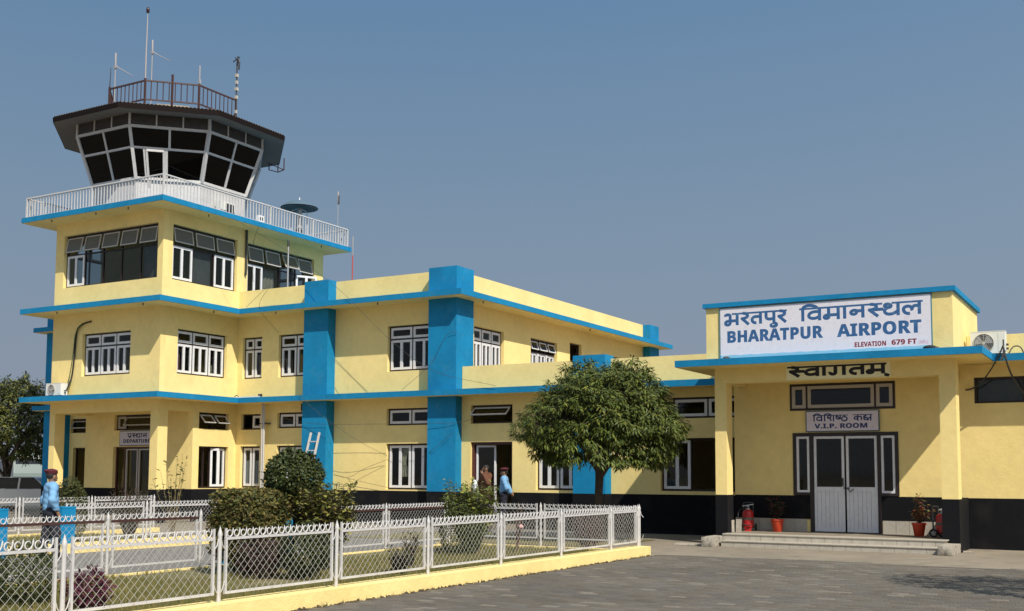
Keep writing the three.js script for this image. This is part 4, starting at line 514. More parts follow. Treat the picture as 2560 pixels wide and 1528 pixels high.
{
  const t = thing('ladder', 'white wooden ladder leaning on the blue pillar behind the clipped ball', 'ladder', [-24.62, 0, -28.35]); const H = 3.05, dz = -0.95, white = MAT.oldsash;
  for (const x of [-0.19, 0.19]) mesh('stile', bar([x * 1.15, 0.02, 0], [x * 0.96, H, dz], 0.05, 0.06), white, t);
  for (let k = 1; k < 10; k++) { const f = k / 10; mesh('rung', bar([-0.19 * (1.15 - 0.19 * f), H * f, dz * f], [0.19 * (1.15 - 0.19 * f), H * f, dz * f], 0.035), white, t); }
  let s = thing('rubble_heap', 'dark lump of rags at the right foot of the large sign', 'debris', [-4.28, 4.46, -25.8]); mesh('lump', new THREE.IcosahedronGeometry(0.1, 2).scale(1.5, 0.6, 0.8).translate(0, 0.04, 0), MAT.rubber, s); mesh('scrap', new THREE.IcosahedronGeometry(0.06, 1).scale(1.4, 0.7, 1).translate(0.13, 0.02, 0.02), MAT.darksteel, s);
  s = thing('rubble_heap', 'small brown stone at the left foot of the large sign', 'debris', [-8.95, 4.46, -25.8]); mesh('lump', new THREE.IcosahedronGeometry(0.06, 2).scale(1.5, 0.8, 0.9).translate(0, 0.03, 0), std({ color: lin(0.09, 0.06, 0.045), roughness: 0.95 }), s); mesh('scrap', new THREE.IcosahedronGeometry(0.03, 1).translate(0.08, 0.015, 0.02), MAT.rubber, s);
  s = thing('fluorescent_tube_lamp', 'white strip lamp lying on the ledge above the rainwater pipes', 'lamp', [-27.7, 4.32, -29.35]); mesh('body', B(-0.75, 0.55, 0.0, 0.05, -0.04, 0.04), MAT.sash, s); mesh('bracket', M([tube([[-0.7, 0.05, 0], [-0.6, 0.12, 0], [-0.5, 0.06, 0]], 0.015, 6), B(0.45, 0.6, 0.03, 0.12, -0.03, 0.03)]), MAT.darksteel, s);
}

// ------------------------------------------------------------------ ornamental chain-link fences
const fenceCache = new Map();
const cached = (k, f) => { if (!fenceCache.has(k)) fenceCache.set(k, f()); return fenceCache.get(k); };
const wirePaint = std({ color: lin(0.46, 0.45, 0.42), roughness: 0.55 });
function linkGeo(w, h) {  // two crossing layers of wire, each bent slightly at the crossings
  const P = [], I = [], s = 0.083 * Math.SQRT2 / 2 * 1.35, r = 0.0015, step = 0.108; let n = 0;
  const seg = (a, b) => { const d = V3(b[0] - a[0], b[1] - a[1], b[2] - a[2]).normalize(), x = V3(0, 0, 1).cross(d).normalize().multiplyScalar(r), z = V3(0, 0, r); for (const p of [a, b]) for (const [u, v] of [[1, 1], [-1, 1], [-1, -1], [1, -1]]) P.push(p[0] + x.x * u, p[1] + x.y * u, p[2] + z.z * v); for (let k = 0; k < 4; k++) { const q = (k + 1) % 4; I.push(n + k, n + q, n + k + 4, n + q, n + q + 4, n + k + 4); } n += 8; };
  for (const dir of [1, -1]) for (let c = -h; c < w; c += step) { const x0 = dir > 0 ? c : c + h; let y0 = 0, y1 = h; const at = (y) => dir > 0 ? c + y : c + h - y; const cl = (y) => Math.min(w, Math.max(0, at(y))); let ya = dir > 0 ? Math.max(0, -c) : Math.max(0, c + h - w), yb = dir > 0 ? Math.min(h, w - c) : Math.min(h, c + h); if (yb - ya < 0.02) continue; seg([at(ya), ya, dir * 0.004], [at(yb), yb, dir * 0.004]); }
  return bg(P, null, null, I);
}
const scrollGeo = (() => { const L = [], S = []; for (let i = 0; i <= 12; i++) { const f = i / 12, a = -1.75 - f * 4.3, q = 0.043 * (1 - 0.42 * f); S.push([0.050 + Math.cos(a) * q, 0.047 + Math.sin(a) * q + 0.006 * f, 0]); } L.push(tube(S, S.map((_, i) => 0.0095 - 0.0003 * i), 5)); L.push(tube([[0.050, 0.003, 0], [0.082, 0.016, 0], [0.100, 0.05, 0], [0.104, 0.078, 0], [0.104, 0.108, 0]], [0.010, 0.010, 0.009, 0.011, 0.001], 5)); return M(L); })();
const postGeo = (yb, top) => cached('post' + yb + top, () => lathe([[0.025, yb], [0.025, top - 0.12], [0.030, top - 0.11], [0.026, top - 0.08], [0.001, top]], 8));
const braceGeo = (yb, s, k) => cached('brace' + yb + s + k, () => k ? tube([[s * 0.022, 0.92, 0], [s * 0.04, 0.85, 0], [s * 0.09, 0.79, 0]], 0.007, 5) : tube([[s * 0.09, yb + 0.24, 0], [s * 0.06, yb + 0.15, 0], [s * 0.022, yb + 0.10, 0]], 0.007, 5));
function fence(label, at, ry, posts, yb, o = {}) {  // posts: distances along local x
  const t = thing('ornamental_fence', label, 'fence', at, ry, 'white fences round the garden beds'), top = 1.07;
  if (o.wall) mesh('base_wall', B(posts[0] - 0.3, posts[posts.length - 1] + (o.over ?? 0.14), -0.02, o.wt ?? yb, -(o.wb ?? 0.2), o.wf ?? 0.2), MAT.kerb ?? MAT.yellow, t);
  posts.forEach((x, i) => { if (!(o.skip ?? []).includes(i)) { mesh('post', postGeo(o.wt ? o.wt - 0.02 : yb, top), MAT.white, t).position.x = x; for (const s of [-1, 1]) for (const k of [0, 1]) mesh('brace', braceGeo(yb, s, k), MAT.white, t).position.x = x; } });
  for (let i = 0; i < posts.length - 1; i++) {
    if ((o.gap ?? []).includes(i)) continue;
    const x0 = posts[i] + 0.085, w = Math.round((posts[i + 1] - posts[i] - 0.17) * 100) / 100, p = part('panel', t); p.position.x = x0; const b = yb + 0.085, h = 0.935 - b;
    mesh('frame', cached('pf' + w + b, () => frameGeo(0, w, b, b + h, 0.029, -0.015, 0.015)), MAT.white, p);
    if (o.rust) mesh('top_rail', cached('tr' + w, () => B(-0.002, w + 0.002, 0.90, 0.938, -0.021, 0.021)), MAT.brownrail, p);
    mesh('chain_link', cached('cl' + w + b, () => linkGeo(w - 0.05, h - 0.05).translate(0.025, b + 0.025, 0)), wirePaint, p);
    for (const q of [0, w - 0.022]) mesh('end_bar', cached('eb', () => B(0.0, 0.022, 0.935, 1.04, -0.011, 0.011)), MAT.white, p).position.x = q;
    const n = Math.floor((w - 0.06) / 0.108), st = (w - 0.06) / n;
    if (o.near) for (let k = 0; k < n; k++) mesh('scroll', scrollGeo, MAT.white, p).position.set(0.02 + k * st, 0.935, 0);
    else mesh('scrollwork', cached('sw' + w, () => M(Array.from({ length: n }, (_, k) => scrollGeo.clone().translate(0.02 + k * st, 0.935, 0)))), MAT.white, p);
  }
  return t;
}
{
  MAT.kerb = std({ map: yellowTex, roughness: 0.9, bumpMap: plasterBump, bumpScale: 0.008 });
  const q = Math.PI / 2;
  fence('long white scrolled fence on the yellow wall facing the forecourt', [-9.40, 0, -5.30], q, [0, 2.12, 4.24, 6.36, 8.49, 10.61, 12.75, 14.87, 16.19], 0.20, { wall: true, near: true, wf: 0.20, wb: 0.18, over: 0.20 });
  fence('white fence between the first garden bed and the path', [-14.2, 0, -5.7], q, [0, 2.1, 4.2, 6.3, 8.25, 10.0, 11.5, 13.55, 15.9], 0.11, { wall: true, gap: [4], skip: [5], wf: 0.07, wb: 0.07, wt: 0.085, rust: true });
  fence('white fence closing the first garden bed on the building side', [-14.2, 0, -21.68], 0, [0, 2.4, 4.75], 0.19, { wall: true, wf: 0.08, wb: 0.08, over: 0.08, wt: 0.11 });
  fence('white fence on the yellow kerb along the far side of the path', [-19.8, 0, -5.4], q, [0, 2.12, 4.24, 6.4, 8.5, 10.15, 12.4, 14.54], 0.20, { wall: true, gap: [4], skip: [4, 5], wf: 0.18, wb: 0.12 });
  fence('farthest white fence in front of the tower porch', [-24.8, 0, -9.6], q, [0, 2.15, 4.3, 6.45, 8.6, 10.8, 12.95], 0.12, { wall: true, wf: 0.1, wb: 0.1 });
  const gate = (label, x, z) => { const t = thing('gate_pillar', label, 'pillar', [x, 0, z], 0, 'blue gate pillars of the gardens'); mesh('shaft', B(-0.17, 0.17, 0, 0.93, -0.17, 0.17), MAT.blue, t); mesh('cap', B(-0.175, 0.175, 0.93, 0.965, -0.175, 0.175), MAT.blue, t); };
  gate('blue gate pillar half hidden by the loose shrub', -13.95, -15.72); gate('blue gate pillar right beside the officer in blue shirt', -19.85, -15.62); gate('blue gate pillar cut by the picture edge', -19.6, -13.85); gate('blue gate pillar in shade behind the coppery hedge', -14.3, -14.82);
}

// ------------------------------------------------------------------ foliage
const leafMat = (o = {}) => new THREE.MeshPhysicalMaterial({ vertexColors: true, roughness: 0.55, specularIntensity: 0.55, transmission: 0.25, thickness: 0, side: THREE.DoubleSide, ...o });
const LEAF = leafMat(), LEAFM = leafMat({ roughness: 0.7, transmission: 0.3 });
function leafGeo(L) {
  const P = new Float32Array(L.length * 15), C = new Float32Array(L.length * 15), I = new Uint32Array(L.length * 12); const d = V3(), n = V3(), s = V3();
  L.forEach((f, i) => {
    d.set(...f.d).normalize(); n.set(...f.n); n.addScaledVector(d, -n.dot(d)); if (n.lengthSq() < 1e-4) n.set(d.y, -d.x, 0.3).addScaledVector(d, 0); n.normalize(); s.crossVectors(d, n);
    const [x, y, z] = f.p, l = f.l, w = f.w, c = f.curl ?? 0.12, o = i * 15;
    const put = (k, a, b, e) => { P[o + k * 3] = x + d.x * a + s.x * b + n.x * e; P[o + k * 3 + 1] = y + d.y * a + s.y * b + n.y * e; P[o + k * 3 + 2] = z + d.z * a + s.z * b + n.z * e; };
    put(0, 0, 0, 0); put(1, l * 0.45, w, 0); put(2, l, 0, -l * c); put(3, l * 0.45, -w, 0); put(4, l * 0.5, 0, -w * 0.35);
    for (let k = 0; k < 5; k++) for (let q = 0; q < 3; q++) C[o + k * 3 + q] = f.c[q];
    I.set([0, 1, 4, 0, 4, 3, 1, 2, 4, 4, 2, 3].map((v) => v + i * 5), i * 12);
  });
  const g = new THREE.BufferGeometry(); g.setAttribute('position', new THREE.BufferAttribute(P, 3)); g.setAttribute('color', new THREE.BufferAttribute(C, 3)); g.setIndex(new THREE.BufferAttribute(I, 1)); g.computeVertexNormals(); return g;
}
const sph = (r) => { const z = 2 * r() - 1, a = r() * Math.PI * 2, s = Math.sqrt(1 - z * z); return [s * Math.cos(a), z, s * Math.sin(a)]; };
const pickc = (r, cols) => { const c = cols[Math.floor(r() * cols.length)], k = 0.75 + 0.5 * r(); return c.map((v) => v * k); };
const lump = (d, f, s) => Math.sin(d[0] * f + s) * Math.sin(d[1] * f * 1.13 + s * 2.1) + Math.sin(d[2] * f * 0.9 + s * 1.3) * Math.cos(d[0] * f * 0.7 - s);
// a clipped or loose mass of leaves: shape(dir) gives the surface distance multiplier
function mass(r, n, c, rad, o) {
  const L = []; let tries = 0;
  while (L.length < n && tries++ < n * 6) {
    const d = sph(r); if (o.cut !== undefined && d[1] < o.cut) continue;
    let k = (o.box ? 1 / Math.pow(Math.abs(d[0]) ** 6 + Math.abs(d[1]) ** 6 + Math.abs(d[2]) ** 6, 1 / 6) : 1) * (1 + (o.lump ?? 0.05) * lump(d, o.f ?? 4, o.s ?? 1)); const q = o.inner + (1 - o.inner) * Math.sqrt(r());
    const p = [c[0] + d[0] * rad[0] * k * q, c[1] + d[1] * rad[1] * k * q, c[2] + d[2] * rad[2] * k * q]; if (o.keep && !o.keep(p)) continue;
    const e = sph(r), dir = [d[0] * 0.6 + e[0] * 0.8, d[1] * 0.5 + e[1] * 0.7 - (o.droop ?? 0), d[2] * 0.6 + e[2] * 0.8], g = sph(r), sc = 0.7 + 0.6 * r();
    L.push({ p, d: dir, n: [d[0] + g[0] * 0.7, d[1] + 0.35 + g[1] * 0.7, d[2] + g[2] * 0.7], l: o.l * sc, w: o.w * sc, c: pickc(r, o.cols) });
  }
  return L;
}
const GREEN = [[0.090, 0.122, 0.018], [0.110, 0.140, 0.020], [0.066, 0.095, 0.016], [0.160, 0.172, 0.026], [0.048, 0.072, 0.014]];
const DARK = [[0.042, 0.060, 0.015], [0.055, 0.072, 0.017], [0.032, 0.048, 0.013], [0.075, 0.088, 0.020]];
const OLIVE = [[0.16, 0.165, 0.030], [0.115, 0.128, 0.026], [0.20, 0.195, 0.04], [0.085, 0.098, 0.024]];

function roundTree(name, label, x, z, o) {
  const t = thing(name, label, 'tree', [x, 0, z]), r = rngOf(o.seed), c = [o.cx ?? 0, o.cy, o.cz ?? 0], R = o.R;
  const wood = [], tips = [], fork = [0.05, o.fork, 0];
  wood.push(tube(o.trunk, o.tr, 9, 14));
  const limbs = []; for (let k = 0; k < o.limbs; k++) { const a = k / o.limbs * 6.283 + r() * 0.6, e = 0.15 + 0.85 * ((k * 0.618) % 1), f = o.forks[k % o.forks.length], q = [c[0] + Math.cos(a) * R[0] * 0.72 * (1 - e * 0.55), c[1] - R[1] * 0.35 + e * R[1] * 0.95, c[2] + Math.sin(a) * R[2] * 0.72 * (1 - e * 0.55)]; limbs.push(q); const m = [(f[0] + q[0]) / 2 + (r() - 0.5) * 0.2, (f[1] + q[1]) / 2 + 0.12 + r() * 0.15, (f[2] + q[2]) / 2 + (r() - 0.5) * 0.2]; wood.push(tube([f, m, q], [o.lr, o.lr * 0.6, o.lr * 0.22], 6, 8)); }
  const L = [];
  for (let i = 0; i < o.tips; i++) {
    let d = sph(r); if (d[1] < (o.low ?? -0.6)) { i--; continue; }
    const k = (1 + (o.lump ?? 0.13) * lump(d, 3.6, o.seed) + 0.06 * lump(d, 8.5, o.seed + 3)), q = r() < 0.8 ? 0.78 + 0.24 * r() : 0.35 + 0.45 * r(); const fl = o.flat && d[1] < 0 ? Math.pow(1 / Math.max(0.3, Math.sqrt(1 - d[1] * d[1])), o.flat) : 1, vy = d[1] < 0 ? (o.Rl ?? R[1]) : R[1], p = [c[0] + d[0] * R[0] * k * q * fl, c[1] + d[1] * vy * k * q, c[2] + d[2] * R[2] * k * q * fl];
    if (o.skip && o.skip(p, d, q, r)) { continue; }
    if (i % 3 === 0) { let b = limbs[0], bd = 1e9; for (const l of limbs) { const e = (l[0] - p[0]) ** 2 + (l[1] - p[1]) ** 2 + (l[2] - p[2]) ** 2; if (e < bd) { bd = e; b = l; } } wood.push(tube([b, [(b[0] + p[0]) / 2, (b[1] + p[1]) / 2 + 0.06, (b[2] + p[2]) / 2], p], [0.016, 0.010, 0.004], 4)); }
    const m = Math.round(o.per * (0.7 + 0.6 * r())), tint = 0.8 + 0.4 * r();
    for (let j = 0; j < m; j++) { const e = sph(r), dir = [d[0] * 0.75 + e[0], d[1] * 0.35 + e[1] * 0.55 - (o.droop ?? 0.55), d[2] * 0.75 + e[2]], g = sph(r), s = 0.65 + 0.6 * r(), b = 0.09 * r(); const cc = pickc(r, o.cols).map((v) => v * tint); L.push({ p: [p[0] + e[0] * b + (r() - 0.5) * 0.08, p[1] + e[1] * b + (r() - 0.5) * 0.08, p[2] + e[2] * b + (r() - 0.5) * 0.08], d: dir, n: [d[0] * 0.6 + g[0] * 0.5, 0.9 + g[1] * 0.3, d[2] * 0.6 + g[2] * 0.5], l: o.l * s, w: o.w * s, c: cc, curl: 0.22 }); }
  }
  mesh('trunk', M(wood), MAT.bark, t); mesh('crown', leafGeo(L), LEAF, t); return t;
}
roundTree('shade_tree', 'round-headed leafy tree with forked dark trunk before the low wing', -12.15, -25.43, { seed: 4, cx: 0.07, cy: 2.88, R: [1.92, 1.56, 1.9], Rl: 1.02, flat: 0.6, lump: 0.085, fork: 1.9, trunk: [[0, -0.1, 0], [0.03, 0.5, 0], [-0.03, 1.1, 0.02], [-0.02, 1.62, 0], [-0.05, 1.95, 0]], tr: [0.14, 0.105, 0.10, 0.105, 0.085], limbs: 15, forks: [[-0.05, 1.9, 0], [0.03, 1.62, 0], [-0.02, 2.0, 0.05]], lr: 0.06, tips: 2300, per: 21, l: 0.142, w: 0.020, cols: GREEN, low: -0.95, skip: (p, d, q, r) => p[1] < 1.92 || (p[1] < 3.2 && p[0] < 0.35 && p[0] > -1.5 && r() < 0.38) || (q < 0.7 && p[1] < 2.7 && r() < 0.6) });
roundTree('roadside_tree', 'spreading tree at the picture edge in front of the parked bus', -43.4, -31.2, { seed: 15, cx: -0.3, cy: 3.75, R: [2.6, 2.1, 2.4], fork: 1.6, trunk: [[0.5, -0.1, 0.2], [0.25, 0.7, 0.1], [-0.1, 1.5, 0], [-0.3, 2.4, 0]], tr: [0.15, 0.12, 0.11, 0.07], limbs: 14, forks: [[-0.1, 1.5, 0], [-0.2, 2.0, 0], [0.1, 1.2, 0.05]], lr: 0.06, tips: 1300, per: 16, l: 0.21, w: 0.034, cols: OLIVE.concat(DARK), low: -0.75, droop: 0.35 });
roundTree('forecourt_tree', 'tree standing outside the frame whose crown shades the paving', 1.6, -16.4, { seed: 25, cy: 4.6, R: [1.5, 1.1, 1.5], fork: 2.6, trunk: [[0, -0.1, 0], [0.05, 1.2, 0], [0, 2.6, 0], [0.1, 3.6, 0]], tr: [0.13, 0.10, 0.08, 0.05], limbs: 9, forks: [[0, 2.6, 0], [0.02, 2.9, 0]], lr: 0.05, tips: 260, per: 12, l: 0.2, w: 0.03, cols: GREEN, low: -0.7 });

function shrub(name, label, cat, x, z, build, group) { const t = thing(name, label, cat, [x, 0.05, z], 0, group); build(t); return t; }
const stems = (t, list, r0 = 0.012, mat = MAT.bark) => mesh('stem', M(list.map((s) => tube(s, s.map((_, i) => r0 * (1 - 0.7 * i / (s.length - 1))), 5))), mat, t);
// topiary and bushes
shrub('clipped_hedge', 'coppery square-clipped hedge behind the near fence', 'hedge', -12.75, -13.6, (t) => { const r = rngOf(31); const cols = [[0.12, 0.085, 0.020], [0.085, 0.10, 0.022], [0.13, 0.11, 0.024], [0.065, 0.08, 0.018], [0.15, 0.135, 0.028]]; stems(t, Array.from({ length: 10 }, () => { const x = (r() - 0.5) * 0.8, z = (r() - 0.5) * 0.6; return [[x * 0.5, 0, z * 0.5], [x * 0.8, 0.5, z * 0.8], [x, 1.2, z]]; }), 0.02); mesh('foliage', leafGeo(mass(r, 12500, [0, 0.79, 0], [0.52, 0.57, 0.50], { inner: 0.62, box: true, l: 0.062, w: 0.020, cols, lump: 0.03, f: 7 }).concat(mass(r, 2400, [0.05, 0.45, 0], [0.45, 0.42, 0.42], { inner: 0.4, l: 0.06, w: 0.018, cols }))), LEAFM, t); });
shrub('ball_topiary', 'dark green ball topiary in front of the ladder', 'shrub', -12.58, -14.45, (t) => { const r = rngOf(32); stems(t, [[[0, 0, 0], [0.02, 0.6, 0], [0, 1.2, 0]], [[0, 0.5, 0], [0.15, 0.9, 0.1], [0.25, 1.3, 0.1]]], 0.035); mesh('foliage', leafGeo(mass(r, 5600, [0, 1.58, 0], [0.47, 0.44, 0.47], { inner: 0.66, l: 0.062, w: 0.019, cols: DARK.concat([[0.05, 0.075, 0.018]]), lump: 0.05, f: 6, s: 3 }).concat(mass(r, 1500, [-0.22, 1.18, 0], [0.36, 0.3, 0.36], { inner: 0.4, l: 0.062, w: 0.02, cols: DARK }))), LEAF, t); });
function loose(t, seed, n, H, S, cols, l = 0.075, w = 0.020, base = 0.0) { const r = rngOf(seed), L = [], st = []; for (let k = 0; k < n; k++) { const a = r() * 6.283, q = S * Math.sqrt(r()), h = H * (0.6 + 0.45 * r()), b = [Math.cos(a) * q * 0.2, base, Math.sin(a) * q * 0.2], m = [Math.cos(a) * q * 0.6, base + h * 0.55, Math.sin(a) * q * 0.6], e = [Math.cos(a) * q, base + h, Math.sin(a) * q]; st.push([b, m, e]); const c = 12 + Math.floor(r() * 14); for (let j = 0; j < c; j++) { const f = 0.35 + 0.67 * r(), p = f < 0.55 ? b.map((v, i) => v + (m[i] - v) * f / 0.55) : m.map((v, i) => v + (e[i] - v) * (f - 0.55) / 0.45), g = sph(r), s = 0.6 + 0.7 * r(); L.push({ p: p.map((v) => v + (r() - 0.5) * 0.09), d: [g[0], g[1] * 0.6 + 0.25, g[2]], n: [g[2] * 0.5, 1, g[0] * 0.5], l: l * s, w: w * s, c: pickc(r, cols) }); } } stems(t, st, 0.010); mesh('foliage', leafGeo(L), LEAFM, t); }
shrub('loose_shrub', 'loose yellow-green shrub beside the ball topiary', 'shrub', -12.0, -14.5, (t) => loose(t, 33, 210, 1.42, 0.58, OLIVE.concat([[0.24, 0.20, 0.04], [0.26, 0.25, 0.05]]), 0.10, 0.030));
shrub('dome_topiary', 'dark vase-shaped topiary low behind the near fence', 'shrub', -11.42, -13.4, (t) => { const r = rngOf(34); stems(t, [[[0, 0, 0], [0.0, 0.2, 0], [0, 0.4, 0]]], 0.03); mesh('foliage', leafGeo(mass(r, 3600, [0, 0.46, 0], [0.37, 0.42, 0.37], { inner: 0.7, l: 0.05, w: 0.015, cols: DARK, lump: 0.05, f: 7 })), LEAFM, t); });
shrub('dome_topiary', 'dark green dome bush nearest the corner of the picture', 'shrub', -11.95, -8.9, (t) => { const r = rngOf(35); stems(t, [[[0, 0, 0], [0, 0.3, 0]]], 0.03); mesh('foliage', leafGeo(mass(r, 4600, [0, 0.36, 0], [0.34, 0.42, 0.34], { inner: 0.72, l: 0.045, w: 0.010, cols: [[0.06, 0.076, 0.018], [0.042, 0.058, 0.015], [0.085, 0.098, 0.024]], lump: 0.05, f: 7 })), LEAFM, t); });
shrub('purple_shrub', 'small purple-leaved shrub just inside the near fence', 'shrub', -10.95, -9.0, (t) => { const r = rngOf(36); stems(t, [[[0, 0, 0], [0.05, 0.25, 0]]], 0.012); mesh('foliage', leafGeo(mass(r, 1100, [0, 0.24, 0], [0.26, 0.24, 0.26], { inner: 0.35, l: 0.07, w: 0.013, cols: [[0.10, 0.018, 0.04], [0.07, 0.014, 0.03], [0.14, 0.03, 0.06]], lump: 0.15, f: 5 })), LEAFM, t); });
shrub('purple_shrub', 'wine-red shrub at the foot of the coppery hedge', 'shrub', -12.05, -13.1, (t) => { const r = rngOf(37); stems(t, [[[0, 0, 0], [0.05, 0.3, 0]]], 0.012); mesh('foliage', leafGeo(mass(r, 1300, [0, 0.36, 0], [0.34, 0.36, 0.3], { inner: 0.3, l: 0.07, w: 0.014, cols: [[0.06, 0.02, 0.025], [0.045, 0.024, 0.02], [0.07, 0.045, 0.03]], lump: 0.15, f: 5 })), LEAFM, t); });
shrub('egg_topiary', 'dark egg-shaped topiary before the doorway', 'shrub', -12.08, -18.86, (t) => { const r = rngOf(38); stems(t, [[[0, 0, 0], [0, 0.5, 0]]], 0.03); mesh('foliage', leafGeo(mass(r, 4600, [0, 0.5, 0], [0.41, 0.54, 0.41], { inner: 0.74, l: 0.045, w: 0.011, cols: [[0.075, 0.095, 0.02], [0.05, 0.068, 0.016], [0.10, 0.115, 0.025]], lump: 0.04, f: 6 })), LEAFM, t); });
shrub('loose_shrub', 'bright loose shrub rising behind the egg-shaped topiary', 'shrub', -12.15, -19.35, (t) => loose(t, 39, 170, 1.40, 0.62, [[0.19, 0.23, 0.03], [0.13, 0.17, 0.026], [0.26, 0.27, 0.05], [0.09, 0.13, 0.025]], 0.10, 0.030));
shrub('cone_topiary', 'tall dark dome bush beside the officer in blue shirt', 'shrub', -21.98, -17.45, (t) => { const r = rngOf(40); stems(t, [[[0, 0, 0], [0, 0.6, 0]]], 0.03); mesh('foliage', leafGeo(mass(r, 5200, [0, 0.72, 0], [0.40, 0.80, 0.40], { inner: 0.76, l: 0.05, w: 0.009, cols: [[0.065, 0.078, 0.016], [0.046, 0.058, 0.013], [0.09, 0.098, 0.02]], lump: 0.03, f: 6 })), LEAFM, t); });
shrub('rust_shrub', 'rusty flowering bush below the departure board', 'shrub', -22.3, -19.5, (t) => loose(t, 41, 70, 1.28, 0.5, [[0.11, 0.065, 0.03], [0.08, 0.075, 0.025], [0.16, 0.08, 0.05], [0.05, 0.05, 0.02]], 0.065, 0.018));
shrub('sparse_plant', 'tall spindly plant with few leaves beside the porch column', 'plant', -21.4, -20.1, (t) => { const r = rngOf(42), L = [], st = []; for (let k = 0; k < 9; k++) { const a = k * 0.7 + r(), q = 0.15 + 0.42 * r(), h = 1.35 + 0.85 * r(); const b = [0, 0, 0], m = [Math.cos(a) * q * 0.5, h * 0.5, Math.sin(a) * q * 0.5], e = [Math.cos(a) * q, h, Math.sin(a) * q]; st.push([b, m, e]); for (let j = 0; j < 11; j++) { const f = 0.5 + 0.55 * r(), g = sph(r); L.push({ p: m.map((v, i) => v + (e[i] - v) * (f * 2 - 1)), d: [g[0], 0.4 + g[1] * 0.5, g[2]], n: [g[1], 1, g[2]], l: 0.10 * (0.5 + r()), w: 0.025, c: pickc(r, [[0.15, 0.14, 0.04], [0.09, 0.10, 0.03], [0.2, 0.17, 0.07]]) }); } } stems(t, st, 0.011, std({ color: lin(0.18, 0.14, 0.06), roughness: 0.9 })); mesh('foliage', leafGeo(L), LEAFM, t); });
shrub('wine_shrub', 'dark wine-red shrub under the round-headed tree', 'shrub', -11.1, -22.6, (t) => { const r = rngOf(43); stems(t, [[[0, 0, 0], [0.05, 0.4, 0]]], 0.015); mesh('foliage', leafGeo(mass(r, 1500, [0, 0.42, 0], [0.3, 0.42, 0.3], { inner: 0.3, l: 0.075, w: 0.016, cols: [[0.05, 0.014, 0.016], [0.08, 0.02, 0.022], [0.035, 0.016, 0.014]], lump: 0.15, f: 5 })), LEAFM, t); });
shrub('rose_bush', 'thin leggy rose bush behind the near fence', 'plant', -11.55, -20.2, (t) => { const r = rngOf(44); const st = [], L = []; for (let k = 0; k < 7; k++) { const a = r() * 6.28, q = 0.3 * r() + 0.08, h = 0.6 + 0.5 * r(); const e = [Math.cos(a) * q, h, Math.sin(a) * q]; st.push([[0, 0, 0], [e[0] * 0.4, h * 0.5, e[2] * 0.4], e]); for (let j = 0; j < 9; j++) { const f = 0.4 + 0.6 * r(), g = sph(r); L.push({ p: e.map((v) => v * f), d: g, n: [0, 1, 0.2], l: 0.06, w: 0.018, c: pickc(r, [[0.05, 0.06, 0.02], [0.09, 0.04, 0.025]]) }); } } stems(t, st, 0.010, std({ color: lin(0.10, 0.035, 0.03), roughness: 0.9 })); mesh('foliage', leafGeo(L), LEAFM, t); const fl = new THREE.IcosahedronGeometry(0.05, 1); mesh('bloom', fl, std({ color: lin(0.6, 0.35, 0.33), roughness: 0.8 }), t).position.set(0.12, 0.55, 0.05); });
shrub('seedling', 'dry weedy seedling in the grass behind the near fence', 'plant', -11.4, -16.2, (t) => loose(t, 45, 12, 0.62, 0.18, [[0.10, 0.06, 0.03], [0.06, 0.07, 0.02]], 0.07, 0.02));
shrub('seedling', 'low dark weed in the grass near the coppery hedge', 'plant', -10.7, -14.9, (t) => loose(t, 46, 22, 0.42, 0.22, [[0.05, 0.03, 0.02], [0.05, 0.06, 0.02]], 0.07, 0.02));
shrub('seedling', 'weedy stems sprouting by the doorway wall', 'plant', -15.9, -26.3, (t) => loose(t, 47, 10, 1.0, 0.45, [[0.09, 0.08, 0.03], [0.06, 0.06, 0.02]], 0.09, 0.03));
